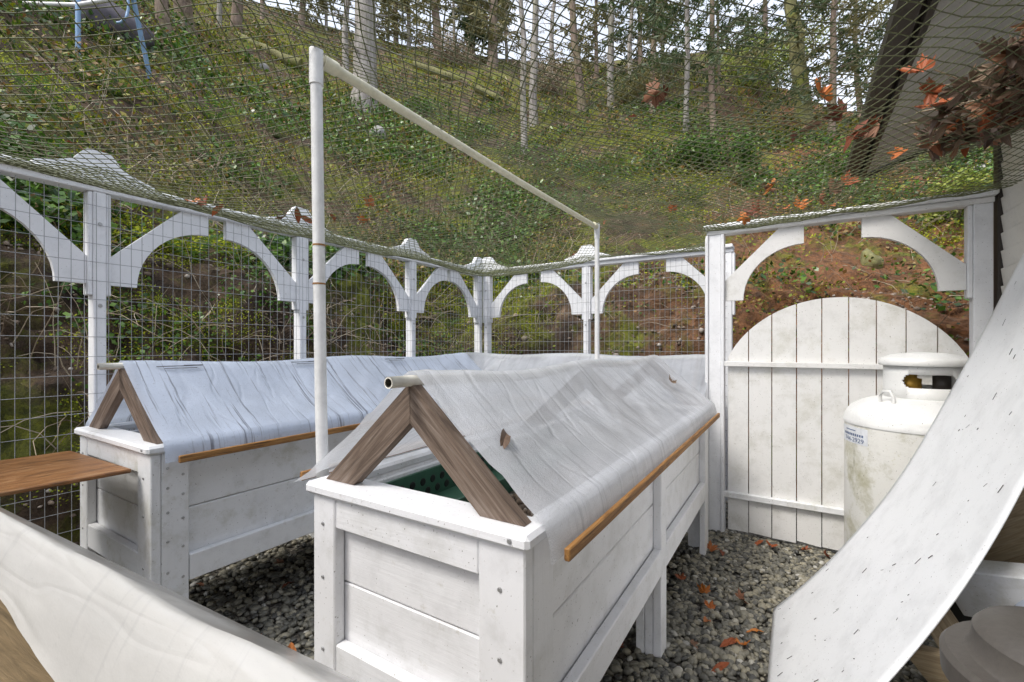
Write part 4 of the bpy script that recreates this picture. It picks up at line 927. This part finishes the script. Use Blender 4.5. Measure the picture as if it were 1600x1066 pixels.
# label, curved on the tank
def ang(px):   # angle on the tank seen at pixel px
    r = ray(px, 600); r.z = 0; r.normalize(); cx = Vector((TX, TY, 0)); b = r.dot(cx); dd_ = b - math.sqrt(max(0, b * b - cx.length_squared + TR * TR)); p = r * dd_ - cx; return math.atan2(p.y, p.x)
a0, a1 = ang(1319) % (2 * math.pi), ang(1356) % (2 * math.pi)
def curved(name, x0, x1, z0, z1, r, m, par, n=8):
    V = []; 
    for i in range(n + 1):
        a = a0 + (a1 - a0) * (x0 + (x1 - x0) * i / n)
        V += [(r * math.cos(a), r * math.sin(a), z0), (r * math.cos(a), r * math.sin(a), z1)]
    return link(name, mesh(name, V, [(2 * i, 2 * i + 2, 2 * i + 3, 2 * i + 1) for i in range(n)]), m, par, T0)
lb = curved('label', 0, 1, .925, 1.02, TR + .0015, M['label'], e)
for k, (u0, u1, z0, z1) in enumerate([(.30, .68, .997, 1.003)] + [(.2 + .065 * i, .2 + .065 * i + .045, .968, .982) for i in range(11)]): curved('print_mark', u0, u1, z0, z1, TR + .0025, M['ink'], lb, 2)
tc = bpy.data.curves.new('t', 'FONT'); tc.body = '744-2929'; tc.size = 1; to = bpy.data.objects.new('t', tc); COL.objects.link(to); bpy.context.view_layer.update()
tm = bpy.data.meshes.new_from_object(to.evaluated_get(bpy.context.evaluated_depsgraph_get())); bpy.data.objects.remove(to)
xs = [v.co.x for v in tm.vertices]; mx = max(xs); my = max(v.co.y for v in tm.vertices)
for v in tm.vertices: a = a0 + (a1 - a0) * (.25 + .66 * v.co.x / mx); z = .934 + .025 * v.co.y / my; v.co = ((TR + .003) * math.cos(a), (TR + .003) * math.sin(a), z)
link('lettering', tm, M['ink'], lb, T0)
o = curved('data_plate', .12, .62, .78, .915, TR + .002, M['tank'], e); curved('plate_slot', .2, .56, .80, .808, TR + .004, M['trim'], o, 3); curved('plate_slot', .36, .43, .845, .86, TR + .004, M['trim'], o, 2)

# ------------------------------------------------------------------ boards, bin and plastic by the house
for a, b, wd, th, upv, m, lab in ((at_y(1520, 850, 2.35), at_y(1660, 800, 2.05), .22, .03, (0, -.5, 1), M['beige'], 'bare tan board lying highest behind the bent panel'),
    (at_y(1490, 915, 2.15), at_y(1640, 935, 2.0), .17, .08, (0, -.45, 1), M['white_old'], 'thick white beam end poking out behind the bent panel'),
    (at_y(1452, 945, 2.0), at_y(1520, 1050, 1.8), .085, .03, (1, .2, .5), M['beige'], 'tan board leaning upright beside the black shade panel'),
    (at_y(1432, 1035, 1.95), at_y(1540, 1062, 1.80), .13, .03, (.1, -.6, .8), M['beige'], 'stained brown board with dark blotches by the bin'),
    (at_y(1410, 1090, 1.84), at_y(1540, 1100, 1.72), .10, .035, (.1, -.7, .6), M['white_old'], 'white board lying lowest beside the bin'),
    (at_y(1480, 1000, 2.45), at_y(1700, 1000, 2.30), .75, .02, (0, 0, 1), M['black'], 'black panel put in for the dark shade behind the boards')):
    tag(board('plank' if m is not M['black'] else 'shade_panel', a, b, wd, th, upv, m), lab, 'board' if m is not M['black'] else 'shade panel')  # the black panel is added to stand for shade behind the boards
e = empty('bin', (.52, 1.45, 0), 'taupe plastic bin with a domed lid beside the bent panel', 'bin'); T1 = Matrix.Translation((.52, 1.45, 0)) @ Matrix.Diagonal((1, 1, 1.06, 1))
v, f = lathe([(0, 0), (.15, 0), (.185, .74)], 40); link('body', mesh('body', v, f), M['lid'], e, T1, True)
v, f = lathe([(.205, .69), (.222, .69), (.222, .69), (.224, .735), (.224, .735), (.214, .748), (.214, .748), (.182, .750), (.182, .750), (.172, .758), (.168, .80), (.168, .80), (.155, .815), (.10, .828), (0, .834)], 48); link('lid', mesh('lid', v, f), M['lid'], e, T1, True)
e = empty('plastic_cover', (.68, 1.9, 0), 'striped plastic sheet over a frame against the house wall', 'plastic sheet')
film_sheet('plastic_sheet', [(.555, .60), (.64, .93), (.80, 1.0), (HX - .03, .98)], .32, 1.70, M['filmdirty'], e, 30, .01, 40)
for y in (1.74, 1.98): slab('frame_board', .66, HX - .02, y - .02, y + .02, .84, .92, M['white_old'], e); slab('leg', .78, .82, y - .018, y + .018, 0, .838, M['white_old'], e)
